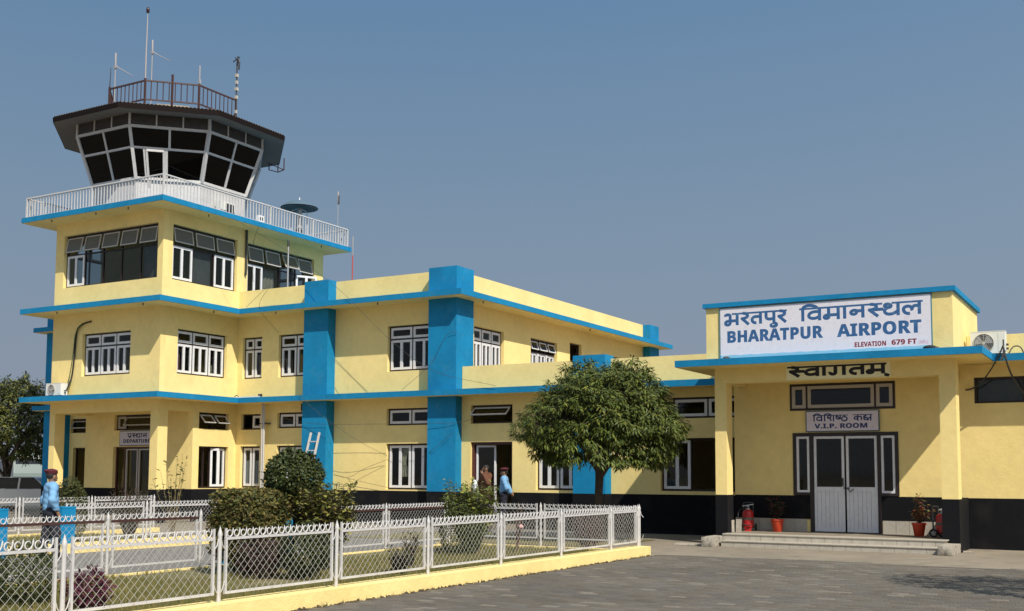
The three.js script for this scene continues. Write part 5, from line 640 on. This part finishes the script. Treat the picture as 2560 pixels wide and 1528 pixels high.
{ // grass of the garden beds
  const blades = []; const r0 = rngOf(51); for (let k = 0; k < 5; k++) { const a = r0() * 6.28, b = 0.02 * r0(); blades.push({ p: [Math.cos(a) * b, 0, Math.sin(a) * b], d: [Math.cos(a) * 0.5, 1, Math.sin(a) * 0.5], n: [Math.cos(a), -0.3, Math.sin(a)], l: 0.045 + 0.05 * r0(), w: 0.004, c: [1, 1, 1], curl: 0.3 }); }
  const bed = (name, label, x0, x1, z0, z1, n, seed) => { const r = rngOf(seed), im = new THREE.InstancedMesh(leafGeo(blades), std({ vertexColors: true, roughness: 0.9, side: THREE.DoubleSide }), n), m = new THREE.Matrix4(), q = new THREE.Quaternion(), c = new THREE.Color(); let i = 0; while (i < n) { const x = x0 + r() * (x1 - x0), z = z0 + r() * (z1 - z0), d = N1((x + 40) / 12, (z + 40) / 12, 10, 4); if (d < 0.36 + 0.12 * r()) continue; const s = 0.4 + 0.7 * r(); q.setFromAxisAngle(V3(0, 1, 0), r() * 6.28); m.compose(V3(x, 0.06, z), q, V3(s, s, s)); im.setMatrixAt(i, m); const k = r(); im.setColorAt(i, c.setRGB(0.09 + 0.12 * k, 0.105 + 0.06 * k, 0.022 + 0.03 * k)); i++; } im.name = name; im.userData = { kind: 'stuff', label, category: 'grass' }; im.castShadow = im.receiveShadow = true; scene.add(im); };
  bed('lawn_grass', 'patchy yellow-green grass in the bed behind the near fence', -14.1, -9.65, -21.5, -6, 21000, 52); bed('verge_grass', 'thin dry grass in the bed beyond the path', -24.6, -20.1, -20, -8, 8000, 53);
  { const r = rngOf(58), n = 900, im = new THREE.InstancedMesh(new THREE.IcosahedronGeometry(0.02, 0), std({ roughness: 1 }), n), m = new THREE.Matrix4(), q = new THREE.Quaternion(), c = new THREE.Color(); for (let i = 0; i < n; i++) { const s = 0.25 + 1.1 * r() * r(), z = -6 - r() * 15.7; q.setFromAxisAngle(V3(r(), r(), r()).normalize(), r() * 6.28); m.compose(V3(-9.20 + 0.05 * r() * r(), 0.004, z), q, V3(s * 1.6, s * 0.8, s * 1.8)); im.setMatrixAt(i, m); const k = 0.5 + 0.8 * r(); im.setColorAt(i, c.setRGB(0.075 * k, 0.055 * k, 0.035 * k)); } im.name = 'kerb_grit'; im.userData = { kind: 'stuff', label: 'crumbled dirt and grit along the yellow fence wall foot', category: 'grit' }; im.castShadow = im.receiveShadow = true; scene.add(im); }
  { const r = rngOf(54), n = 420, im = new THREE.InstancedMesh(leafGeo(blades), std({ vertexColors: true, roughness: 0.9, side: THREE.DoubleSide }), n), m = new THREE.Matrix4(), q = new THREE.Quaternion(), c = new THREE.Color(); for (let i = 0; i < n; i++) { const s = 0.25 + 0.6 * r() * r(), z = -6 - r() * 15.6; q.setFromAxisAngle(V3(0, 1, 0), r() * 6.28); m.compose(V3(-9.185 + r() * 0.05, 0.005, z), q, V3(s, s, s)); im.setMatrixAt(i, m); const k = r(); im.setColorAt(i, c.setRGB(0.05 + 0.06 * k, 0.05 + 0.03 * k, 0.02)); } im.name = 'kerb_weeds'; im.userData = { kind: 'stuff', label: 'tiny weeds along the foot of the yellow fence wall', category: 'weeds' }; scene.add(im); }
}

// ------------------------------------------------------------------ objects on and by the pavilion steps
{
  const rock = (w, h, d, seed) => { const g = new THREE.BoxGeometry(w, h, d, 5, 4, 5), p = g.attributes.position, r = vnoise(seed); for (let i = 0; i < p.count; i++) { const x = p.getX(i), y = p.getY(i), z = p.getZ(i), k = 0.018 * (r(x + 3, y * 0.7 + z + 3, 9, 2) - 0.5) * 2; const e = [Math.abs(x) > w * 0.49, Math.abs(y) > h * 0.49, Math.abs(z) > d * 0.49].filter(Boolean).length; const s = e > 1 ? 0.96 : 1; p.setXYZ(i, x * s + k, y * s + k, z * s + k); } g.computeVertexNormals(); const u = g.attributes.uv; for (let i = 0; i < u.count; i++) u.setXY(i, p.getX(i) + p.getZ(i), p.getY(i)); return g.translate(0, h / 2 * 0.97, 0); };
  const stone = std({ map: tex(256, 0.7, (u, v) => mixc(mixc([0.30, 0.27, 0.22], [0.42, 0.385, 0.32], N1(u, v, 8, 4)), [0.09, 0.083, 0.075], Math.max(0, N2(u, v, 10, 4) - 0.5) * 2.2)), roughness: 0.95, bumpMap: grainTex, bumpScale: 0.012 });
  const s1 = thing('concrete_block', 'weathered pale block at the tree-side end of the steps', 'block', [-9.25, 0, -25.62], 0.03); mesh('block', rock(0.30, 0.235, 1.0, 3), stone, s1);
  const s2 = thing('concrete_block', 'weathered pale block at the foot of the sunlit porch column', 'block', [-3.97, 0, -25.68], -0.02); mesh('block', rock(0.30, 0.21, 1.1, 4), stone, s2);
  const s3 = thing('paving_slab', 'thin broken slab lying on the concrete by the steps', 'slab', [-9.75, 0, -25.35], 0.2); mesh('slab', rock(0.7, 0.05, 0.35, 6), stone, s3);
  const s4 = thing('paving_slab', 'small pale chip lying by the porch column foot', 'slab', [-3.72, 0, -26.55], 0.3); mesh('slab', rock(0.22, 0.03, 0.12, 7), stone, s4);
  const w = thing('tile_offcut', 'two pale tile offcuts leaning against the porch column', 'tile', [-9.06, 0.282, -26.62]); mesh('tile', B(-0.09, -0.04, 0, 0.30, -0.10, 0.10).rotateZ(0.03), MAT.tile, w); const tb = mesh('tile', B(0, 0.13, 0, 0.32, -0.09, -0.05), MAT.tile, w); tb.rotation.z = -0.04;
  const pot = (label, x, z, seed, flower, n) => { const t = thing('potted_plant', label, 'potted plant', [x, 0.282, z], 0, 'orange flower pots in the porch'), r = rngOf(seed); mesh('pot', lathe([[0.0, 0.0], [0.105, 0.0], [0.15, 0.27], [0.165, 0.275], [0.165, 0.315], [0.145, 0.315], [0.14, 0.26], [0, 0.25]], 20), MAT.pot, t); mesh('soil', new THREE.CircleGeometry(0.14, 16).rotateX(-Math.PI / 2).translate(0, 0.27, 0), std({ color: lin(0.05, 0.03, 0.02), roughness: 1 }), t); const st = [], L = []; for (let k = 0; k < 9; k++) { const a = r() * 6.28, q = 0.28 * r(), h = 0.25 + 0.5 * r() * n; const e = [Math.cos(a) * q, 0.27 + h, Math.sin(a) * q]; st.push([[0, 0.27, 0], [e[0] * 0.5, 0.27 + h * 0.55, e[2] * 0.5], e]); for (let j = 0; j < 26; j++) { const f = 0.35 + 0.7 * r(), g = sph(r); L.push({ p: [e[0] * f + 0.05 * g[0], 0.27 + h * f, e[2] * f + 0.05 * g[2]], d: [g[0], g[1] * 0.4, g[2]], n: [0.2, 1, 0.1], l: 0.10 * (0.6 + r() * 0.6), w: 0.03, c: pickc(r, flower) }); } } stems(t, st, 0.009); mesh('foliage', leafGeo(L), LEAFM, t); };
  pot('orange pot with dim red plant beside the extinguisher trolley', -8.25, -27.45, 61, [[0.03, 0.035, 0.012], [0.09, 0.01, 0.012], [0.04, 0.03, 0.012]], 0.7);
  pot('orange pot with mottled croton by the sunlit column', -4.86, -27.25, 62, [[0.26, 0.18, 0.03], [0.36, 0.06, 0.03], [0.12, 0.14, 0.03], [0.45, 0.12, 0.09]], 0.95);
  const ext = (label, x, z, ry) => { const t = thing('extinguisher_trolley', label, 'fire extinguisher', [x, 0.282, z], ry, 'wheeled fire extinguishers in the porch'); t.scale.set(0.86, 0.74, 0.86); mesh('cylinder', lathe([[0, 0.10], [0.13, 0.11], [0.165, 0.16], [0.165, 0.58], [0.15, 0.66], [0.09, 0.72], [0.05, 0.74], [0, 0.745]], 22), MAT.red, t); mesh('label_band', lathe([[0.167, 0.38], [0.167, 0.46]], 22), MAT.dim, t); mesh('valve', M([cyl(0.035, 0.035, 0.12, 12).translate(0, 0.79, 0), bar([-0.16, 0.84, 0], [0.16, 0.90, 0], 0.03), cyl(0.07, 0.06, 0.03, 12).translate(0, 0.745, 0)]), MAT.steel, t); mesh('hose', tube([[0.02, 0.80, 0.06], [-0.22, 0.72, 0.16], [-0.27, 0.5, 0.22], [-0.2, 0.28, 0.24], [-0.02, 0.2, 0.22], [0.12, 0.22, 0.2]], 0.018, 7, 22), MAT.rubber, t); mesh('frame', M([bar([-0.14, 0.1, -0.18], [-0.14, 0.95, -0.2], 0.03), bar([0.14, 0.1, -0.18], [0.14, 0.95, -0.2], 0.03), bar([-0.14, 0.95, -0.2], [0.14, 0.95, -0.2], 0.03), bar([-0.2, 0.13, -0.14], [0.2, 0.13, -0.14], 0.03)]), MAT.darksteel, t); for (const s of [-1, 1]) { const wl = part('wheel', t); wl.position.set(s * 0.21, 0.13, -0.14); mesh('tyre', new THREE.TorusGeometry(0.105, 0.026, 8, 22).rotateY(Math.PI / 2), MAT.rubber, wl); const hub = M([cyl(0.03, 0.03, 0.04, 10).rotateZ(Math.PI / 2), ...[0, 1, 2, 3, 4].map((k) => bar([0, 0, 0], [0, Math.cos(k * 1.257) * 0.09, Math.sin(k * 1.257) * 0.09], 0.022))]); mesh('rim', hub, MAT.dusty, wl); } mesh('foot', B(-0.1, 0.1, 0, 0.12, 0.1, 0.14), MAT.red, t); };
  ext('red wheeled extinguisher in the shaded corner of the porch', -9.0, -27.45, 0.25); ext('red wheeled extinguisher peeping out behind the sunlit column', -4.33, -27.15, 1.2);
}

// ------------------------------------------------------------------ people: bodies meshed from joined capsules
function surfaceNet(fn, lo, hi, cell) {
  const n = [0, 1, 2].map((i) => Math.ceil((hi[i] - lo[i]) / cell) + 1), [nx, ny, nz] = n, F = new Float32Array(nx * ny * nz); let o = 0;
  for (let k = 0; k < nz; k++) for (let j = 0; j < ny; j++) for (let i = 0; i < nx; i++) F[o++] = fn(lo[0] + i * cell, lo[1] + j * cell, lo[2] + k * cell);
  const id = new Int32Array(nx * ny * nz).fill(-1), P = [], I = [], at = (i, j, k) => i + nx * (j + ny * k);
  for (let k = 0; k < nz - 1; k++) for (let j = 0; j < ny - 1; j++) for (let i = 0; i < nx - 1; i++) {
    let m = 0; const v = []; for (let c = 0; c < 8; c++) { const f = F[at(i + (c & 1), j + ((c >> 1) & 1), k + (c >> 2))]; v.push(f); if (f < 0) m++; } if (!m || m === 8) continue;
    let sx = 0, sy = 0, sz = 0, q = 0; for (let a = 0; a < 8; a++) for (const b of [a | 1, a | 2, a | 4]) if (b > a && (v[a] < 0) !== (v[b] < 0)) { const t = v[a] / (v[a] - v[b]); sx += (a & 1) + t * ((b & 1) - (a & 1)); sy += ((a >> 1) & 1) + t * (((b >> 1) & 1) - ((a >> 1) & 1)); sz += (a >> 2) + t * ((b >> 2) - (a >> 2)); q++; }
    id[at(i, j, k)] = P.length / 3; P.push(lo[0] + (i + sx / q) * cell, lo[1] + (j + sy / q) * cell, lo[2] + (k + sz / q) * cell);
  }
  const quad = (a, b, c, d, flip) => { if (a < 0 || b < 0 || c < 0 || d < 0) return; if (flip) I.push(a, c, b, a, d, c); else I.push(a, b, c, a, c, d); };
  for (let k = 1; k < nz - 1; k++) for (let j = 1; j < ny - 1; j++) for (let i = 1; i < nx - 1; i++) { const f = F[at(i, j, k)] < 0; if (f !== F[at(i + 1, j, k)] < 0) quad(id[at(i, j - 1, k - 1)], id[at(i, j, k - 1)], id[at(i, j, k)], id[at(i, j - 1, k)], !f); if (f !== F[at(i, j + 1, k)] < 0) quad(id[at(i - 1, j, k - 1)], id[at(i - 1, j, k)], id[at(i, j, k)], id[at(i, j, k - 1)], !f); if (f !== F[at(i, j, k + 1)] < 0) quad(id[at(i - 1, j - 1, k)], id[at(i, j - 1, k)], id[at(i, j, k)], id[at(i - 1, j, k)], !f); }
  return bg(P, null, null, I);
}
const sub3 = (a, b) => [a[0] - b[0], a[1] - b[1], a[2] - b[2]];
function bone(a, b, ra, rb, flat = 1) { const d = sub3(b, a), L2 = d[0] ** 2 + d[1] ** 2 + d[2] ** 2 || 1e-9; return (x, y, z) => { const px = x - a[0], py = y - a[1], pz = (z - a[2]); let t = (px * d[0] + py * d[1] + pz * d[2]) / L2; t = t < 0 ? 0 : t > 1 ? 1 : t; const qx = px - d[0] * t, qy = py - d[1] * t, qz = (pz - d[2] * t) / flat; return (Math.sqrt(qx * qx + qy * qy + qz * qz) - (ra + (rb - ra) * t)) * Math.min(1, flat); }; }
const egg = (c, r) => (x, y, z) => { const a = (x - c[0]) / r[0], b = (y - c[1]) / r[1], d = (z - c[2]) / r[2], q = Math.sqrt(a * a + b * b + d * d); return (q - 1) * Math.min(r[0], r[1], r[2]); };
const blend = (list, k, grow = 0) => (x, y, z) => { let d = 1e9; for (const f of list) { const e = f(x, y, z), h = Math.max(0, k - Math.abs(d - e)) / k; d = Math.min(d, e) - h * h * k * 0.25; } return d - grow; };
const above = (f, y0, soft = 0) => (x, y, z) => Math.max(f(x, y, z), y0 - y);
const below = (f, y1) => (x, y, z) => Math.max(f(x, y, z), y - y1);
// joints face +z, feet at y = 0, standing height about 1.70; arms: [shoulder], elbow, wrist per side, s = -1 left (x < 0)
function person(label, pos, ry, o) {
  const t = thing('person', label, 'person', pos, ry), hip = 0.90, sh = 1.40, skin = std({ color: lin(...(o.skin ?? [0.25, 0.135, 0.08])), roughness: 0.6 });
  const feet = o.feet ?? [[-0.10, 0.03], [0.10, -0.03]], legs = feet.map(([fx, fz], i) => { const s = i ? 1 : -1; return [[s * 0.09, hip, 0], [s * 0.10 + (fx - s * 0.10) * 0.5, 0.49, fz * 0.5 + 0.025], [fx, 0.085, fz - 0.02], [fx + s * 0.02, 0.045, fz + 0.15]]; });
  const hipB = [bone([-0.08, hip + 0.02, 0], [0.08, hip + 0.02, 0], 0.125, 0.125, 0.85)], legB = legs.flatMap((l) => [bone(l[0], l[1], 0.092, 0.066), bone(l[1], l[2], 0.062, 0.042), bone(l[2], l[3], 0.042, 0.036)]);
  const torso = [bone([0, hip + 0.05, 0], [0, 1.12, 0.005], 0.135, 0.125, 0.78), bone([0, 1.12, 0.005], [0, 1.32, 0], 0.13, 0.15, 0.74), bone([-0.13, sh - 0.015, -0.005], [0.13, sh - 0.015, -0.005], 0.068, 0.068)];
  const arms = o.arms.map((a, i) => { const s = i ? 1 : -1; return [[s * 0.185, sh - 0.02, -0.005], a[0], a[1]]; });
  const armB = arms.flatMap((a) => [bone(a[0], a[1], 0.055, 0.043), bone(a[1], a[2], 0.042, 0.029)]);
  const handB = arms.flatMap((a, i) => { const d = V3(...sub3(a[2], a[1])).normalize(), up = Math.abs(d.y) < 0.8 ? V3(0, 1, 0) : V3(0, 0, 1), sd = up.clone().cross(d).normalize(), nn = d.clone().cross(sd), w = V3(...a[2]), q = (f, g, h = 0) => w.clone().addScaledVector(d, f).addScaledVector(sd, g).addScaledVector(nn, h).toArray(), L = [bone(q(0, 0), q(0.075, 0), 0.030, 0.034, 1)]; [-0.027, -0.009, 0.009, 0.027].forEach((g, k) => { const len = [0.052, 0.066, 0.070, 0.06][k]; L.push(bone(q(0.075, g), q(0.075 + len * 0.6, g, -0.008), 0.0095, 0.009), bone(q(0.075 + len * 0.6, g, -0.008), q(0.075 + len, g, -0.026), 0.009, 0.008)); }); L.push(bone(q(0.02, 0.03), q(0.06, 0.055, -0.012), 0.011, 0.0095), bone(q(0.06, 0.055, -0.012), q(0.085, 0.05, -0.03), 0.0095, 0.008)); return L; });
  // head
  const ht = o.head ?? 0, hc = [0, 1.575, 0.02], R = new THREE.Matrix4().makeRotationY(-ht).premultiply(new THREE.Matrix4().makeRotationX(0)), hl = [egg([0, 1.605, 0.0], [0.078, 0.098, 0.098]), egg([0, 1.535, 0.03], [0.058, 0.065, 0.068]), bone([0, 1.575, 0.095], [0, 1.55, 0.115], 0.012, 0.016), egg([-0.08, 1.57, 0.0], [0.012, 0.032, 0.02]), egg([0.08, 1.57, 0.0], [0.012, 0.032, 0.02]), bone([0, 1.40, -0.01], [0, 1.52, 0.0], 0.058, 0.052), bone([-0.02, 1.513, 0.093], [0.02, 1.513, 0.093], 0.010, 0.010)];
  const hf = blend(hl, 0.03), cs = Math.cos(ht), sn = Math.sin(ht), turn = (f) => (x, y, z) => f(x * cs - z * sn, y, x * sn + z * cs);
  const body = blend([...hipB, ...legB, ...torso, ...armB], 0.05), lo = [-0.62, -0.02, -0.5], hi = [0.62, 1.55, 0.62];
  mesh('body', M([surfaceNet(body, lo, hi, 0.017), surfaceNet(turn(hf), [-0.14, 1.38, -0.15], [0.14, 1.74, 0.16], 0.007), ...arms.map((a, i) => { const hb = blend(handB.slice(i * 11, i * 11 + 11), 0.008), c = a[2]; return surfaceNet(hb, [c[0] - 0.2, c[1] - 0.2, c[2] - 0.2], [c[0] + 0.2, c[1] + 0.2, c[2] + 0.2], 0.006); })]), skin, t);
  for (const s of [-1, 1]) { const e = [s * 0.032, 1.585, 0.084]; const m = mesh('eye', new THREE.SphereGeometry(0.011, 8, 6), std({ color: lin(0.02, 0.015, 0.012), roughness: 0.3 }), t); m.position.set(e[0] * cs + e[2] * sn, e[1], -e[0] * sn + e[2] * cs); }
  const cloth = (name, f, mat, l = lo, h = hi, c = 0.015) => mesh(name, surfaceNet(f, l, h, c), mat, t);
  const wr = (f, k, a) => (x, y, z) => f(x, y, z) - k * Math.sin(y * 46 + x * 21 + z * 17 + a) * Math.sin(x * 33 - y * 12 + a);
  const sleeve = arms.flatMap((a) => { const k = o.sleeve ?? 0.92, w = a[1].map((v, i) => v + (a[2][i] - v) * k); return [bone(a[0], a[1], 0.060, 0.050), bone(a[1], w, 0.050, 0.040)]; });
  cloth('shirt', above(wr(blend([...torso, ...sleeve, bone([0, hip - (o.hem ?? 0) + 0.06, 0], [0, 1.1, 0], 0.145 + (o.loose ?? 0), 0.135 + (o.loose ?? 0), 0.8)], 0.055, 0.016), 0.0075, 1), hip + 0.035 - (o.hem ?? 0)), o.shirt);
  cloth('trousers', above(below(wr(blend([...hipB, bone([0, hip, 0], [0, hip + 0.09, 0], 0.132, 0.13, 0.82), ...legs.flatMap((l) => [bone(l[0], l[1], 0.105, 0.082), bone(l[1], [l[2][0], 0.06, l[2][2]], 0.080, 0.072)])], 0.05, 0.008), 0.006, 2), hip + 0.10), 0.055), o.trousers);
  cloth('shoes', below(blend(legs.flatMap((l) => [bone([l[2][0], 0.05, l[2][2] - 0.03], [l[3][0], 0.04, l[3][2]], 0.048, 0.042)]), 0.01), 0.11), MAT.rubber, [-0.4, -0.01, -0.4], [0.4, 0.2, 0.5], 0.012);
  cloth('hair', turn((x, y, z) => Math.max(egg([0, 1.612, -0.008], [0.086, 0.103, 0.106])(x, y, z), 1.545 - y + Math.max(0, z + 0.01) * 0.9, z - 0.07 - (y - 1.62) * 0.6)), std({ color: lin(0.012, 0.010, 0.010), roughness: 0.7 }), [-0.16, 1.45, -0.17], [0.16, 1.76, 0.17], 0.009);
  if (o.beret) cloth('beret', turn(blend([egg([0.025, 1.690, -0.012], [0.125, 0.042, 0.125]), egg([0.07, 1.672, 0.01], [0.07, 0.032, 0.09]), (x, y, z) => Math.max(egg([0, 1.64, 0], [0.096, 0.09, 0.112])(x, y, z), 1.635 - y)], 0.02)), o.beret, [-0.2, 1.58, -0.2], [0.22, 1.78, 0.2], 0.009);
  if (o.belt) cloth('belt', (x, y, z) => Math.max(blend([bone([0, hip, 0], [0, 1.1, 0], 0.148, 0.14, 0.82)], 0.01, 0.012)(x, y, z), hip + 0.035 - y, y - hip - 0.075), MAT.rubber, [-0.25, 0.85, -0.25], [0.25, 1.05, 0.25], 0.012);
  return t;
}
{
  const sky = std({ color: lin(0.16, 0.34, 0.56), roughness: 0.85 }), navy = std({ color: lin(0.012, 0.014, 0.026), roughness: 0.85 }), wine = std({ color: lin(0.075, 0.007, 0.013), roughness: 0.9 });
  const p1 = person('officer in light blue shirt and maroon beret walking past the gate pillar', [-18.55, 0.01, -14.3], 2.75, { arms: [[[-0.30, 1.13, -0.06], [-0.25, 0.90, 0.06]], [[0.30, 1.13, -0.05], [0.26, 0.90, 0.08]]], shirt: sky, trousers: navy, beret: wine, belt: true, head: 0.35, feet: [[-0.09, 0.12], [0.09, -0.12]] });
  mesh('shoulder_badge', new THREE.SphereGeometry(0.03, 8, 6).scale(0.35, 1.1, 1), std({ color: lin(0.45, 0.38, 0.08), roughness: 0.7 }), p1).position.set(0.262, 1.30, -0.02);
  person('officer with maroon beret and folded hands waiting at the open door', [-17.28, 0.15, -29.42], -1.15, { arms: [[[-0.27, 1.12, -0.10], [-0.14, 0.98, -0.2]], [[0.27, 1.12, -0.10], [0.14, 0.97, -0.21]]], shirt: sky, trousers: navy, beret: wine, belt: true, head: -0.1 });
  const p3 = person('man in brown jacket holding a phone to his face in the doorway', [-18.06, 0.25, -29.62], -0.35, { arms: [[[-0.30, 1.13, 0.02], [-0.24, 0.92, 0.14]], [[0.27, 1.15, 0.12], [0.06, 1.43, 0.155]]], shirt: std({ color: lin(0.115, 0.045, 0.022), roughness: 0.9 }), trousers: std({ color: lin(0.07, 0.035, 0.022), roughness: 0.9 }), loose: 0.03, hem: 0.1, head: -0.4, skin: [0.22, 0.11, 0.065] });
  mesh('phone', B(-0.012, 0.012, 1.48, 1.60, 0.10, 0.16), MAT.rubber, p3).position.set(0.07, 0, 0.0);
  const b = thing('carrier_bag', 'white printed carrier bag hanging before the man in brown', 'bag', [-18.27, 0.93, -29.30], -0.3); const g = new THREE.SphereGeometry(0.17, 18, 16).scale(0.85, 1.75, 0.5), pp = g.attributes.position; for (let i = 0; i < pp.count; i++) { const x = pp.getX(i), y = pp.getY(i), z = pp.getZ(i), k = 1 + 0.06 * Math.sin(y * 30 + x * 20) - (y > 0.1 ? (y - 0.1) * 1.1 : 0); pp.setXYZ(i, x * k, y, z * k); } g.computeVertexNormals(); mesh('sack', g.translate(0, 0.28, 0), std({ color: lin(0.66, 0.68, 0.70), roughness: 0.8 }), b); mesh('print', new THREE.CircleGeometry(0.07, 14).scale(1, 1.3, 1).translate(0, 0.13, 0.083), std({ color: lin(0.25, 0.28, 0.28), roughness: 0.8 }), b);
}

// ------------------------------------------------------------------ parked vehicles beyond the left tree
{
  const wheel = (t, x, y, z, R, w) => { const g = part('wheel', t); g.position.set(x, y, z); mesh('tyre', new THREE.TorusGeometry(R - 0.06, 0.07, 8, 22), MAT.rubber, g); mesh('rim', M([cyl(R - 0.1, R - 0.1, 0.1, 18).rotateX(Math.PI / 2), cyl(0.05, 0.05, 0.16, 8).rotateX(Math.PI / 2)]), MAT.steel, g); };
  const ext = (pts, depth, bev = 0.06) => { const s = new THREE.Shape(); s.moveTo(...pts[0]); pts.slice(1).forEach((p) => s.lineTo(...p)); s.closePath(); return new THREE.ExtrudeGeometry(s, { depth: depth - 2 * bev, bevelEnabled: true, bevelThickness: bev, bevelSize: bev * 0.7, bevelSegments: 3, curveSegments: 4 }).translate(0, 0, -depth / 2 + bev); };
  const white = new THREE.MeshPhysicalMaterial({ color: lin(0.66, 0.66, 0.65), roughness: 0.35, clearcoat: 0.6 }), dark = new THREE.MeshPhysicalMaterial({ color: lin(0.015, 0.018, 0.02), roughness: 0.08 });
  const c = thing('parked_car', 'white hatchback parked beyond the fences behind the officer', 'car', [-42.6, 0, -31.9], 0.55);
  mesh('body', ext([[-1.75, 0.25], [1.75, 0.25], [1.78, 0.62], [1.65, 0.80], [0.85, 0.92], [-1.72, 0.92], [-1.80, 0.55]], 1.55), white, c); mesh('cabin', ext([[0.92, 0.90], [0.32, 1.36], [0.10, 1.41], [-1.25, 1.41], [-1.55, 1.28], [-1.75, 0.90]], 1.38, 0.08), dark, c); mesh('roof', ext([[0.30, 1.385], [0.08, 1.45], [-1.3, 1.45], [-1.58, 1.34], [-1.5, 1.30], [-1.25, 1.40], [0.08, 1.40]], 1.36, 0.03), white, c);
  for (const s of [-1, 1]) { mesh('window_pillar', M([bar([0.96, 0.9, s * 0.68], [0.30, 1.40, s * 0.62], 0.07), bar([-0.35, 0.9, s * 0.70], [-0.30, 1.42, s * 0.66], 0.08), bar([-1.72, 0.9, s * 0.68], [-1.45, 1.38, s * 0.62], 0.12)]), white, c); for (const x of [-1.15, 1.15]) wheel(c, x, 0.29, s * 0.68, 0.29, 0.16); mesh('headlight', new THREE.SphereGeometry(0.1, 10, 8).scale(0.5, 0.8, 1.3).translate(1.72, 0.68, s * 0.55), MAT.sash, c); mesh('tail_light', B(-1.80, -1.74, 0.7, 0.95, s * 0.58 - 0.09, s * 0.58 + 0.09), MAT.red, c); }
  mesh('bumper', M([B(1.74, 1.84, 0.28, 0.5, -0.7, 0.7), B(-1.86, -1.76, 0.28, 0.5, -0.7, 0.7)]), MAT.darksteel, c);
  const bus = (label, x, z, ry, col, low) => { const t = thing('parked_bus', label, 'bus', [x, 0, z], ry, 'buses parked beyond the fences'); const paint = new THREE.MeshPhysicalMaterial({ color: lin(...col), roughness: 0.4, clearcoat: 0.4 }), under = new THREE.MeshPhysicalMaterial({ color: lin(...low), roughness: 0.4 }); mesh('body', ext([[-3.4, 0.45], [3.3, 0.45], [3.42, 0.8], [3.36, 1.6], [3.1, 2.62], [2.9, 2.74], [-3.2, 2.74], [-3.4, 2.6]], 2.15, 0.1), paint, t); mesh('skirt', B(-3.35, 3.3, 0.42, 1.15, -1.085, 1.085), under, t); mesh('windscreen', bg([3.45, 1.35, -0.95, 3.45, 1.35, 0.95, 3.24, 2.42, 0.92, 3.24, 2.42, -0.92], null, null, [0, 2, 1, 0, 3, 2]), dark, t); for (const s of [-1, 1]) { for (let k = 0; k < 5; k++) mesh('window', B(-3.1 + k * 1.18, -2.05 + k * 1.18, 1.45, 2.3, s * 1.08 - 0.01, s * 1.08 + 0.01), dark, t); for (const q of [-2.2, 2.2]) wheel(t, q, 0.45, s * 0.95, 0.45, 0.25); mesh('headlight', new THREE.SphereGeometry(0.14, 10, 8).scale(0.4, 1, 1.2).translate(3.42, 0.95, s * 0.75), MAT.sash, t); mesh('mirror', M([bar([3.2, 2.3, s * 1.08], [3.5, 2.2, s * 1.35], 0.03), B(3.44, 3.52, 1.9, 2.25, s * 1.35 - 0.08, s * 1.35 + 0.08)]), MAT.darksteel, t); } mesh('visor', B(3.05, 3.3, 2.46, 2.6, -0.9, 0.9), MAT.sash, t); mesh('bumper', B(3.36, 3.52, 0.4, 0.66, -1.05, 1.05), MAT.darksteel, t); };
  bus('pale grey-green bus parked behind the spreading tree', -60.2, -44.2, -0.45, [0.17, 0.215, 0.205], [0.10, 0.12, 0.11]); bus('blue bus parked beside the tower annex pillar', -62.5, -47.6, -0.5, [0.05, 0.16, 0.28], [0.03, 0.04, 0.06]);
}

renderer.render(scene, camera);
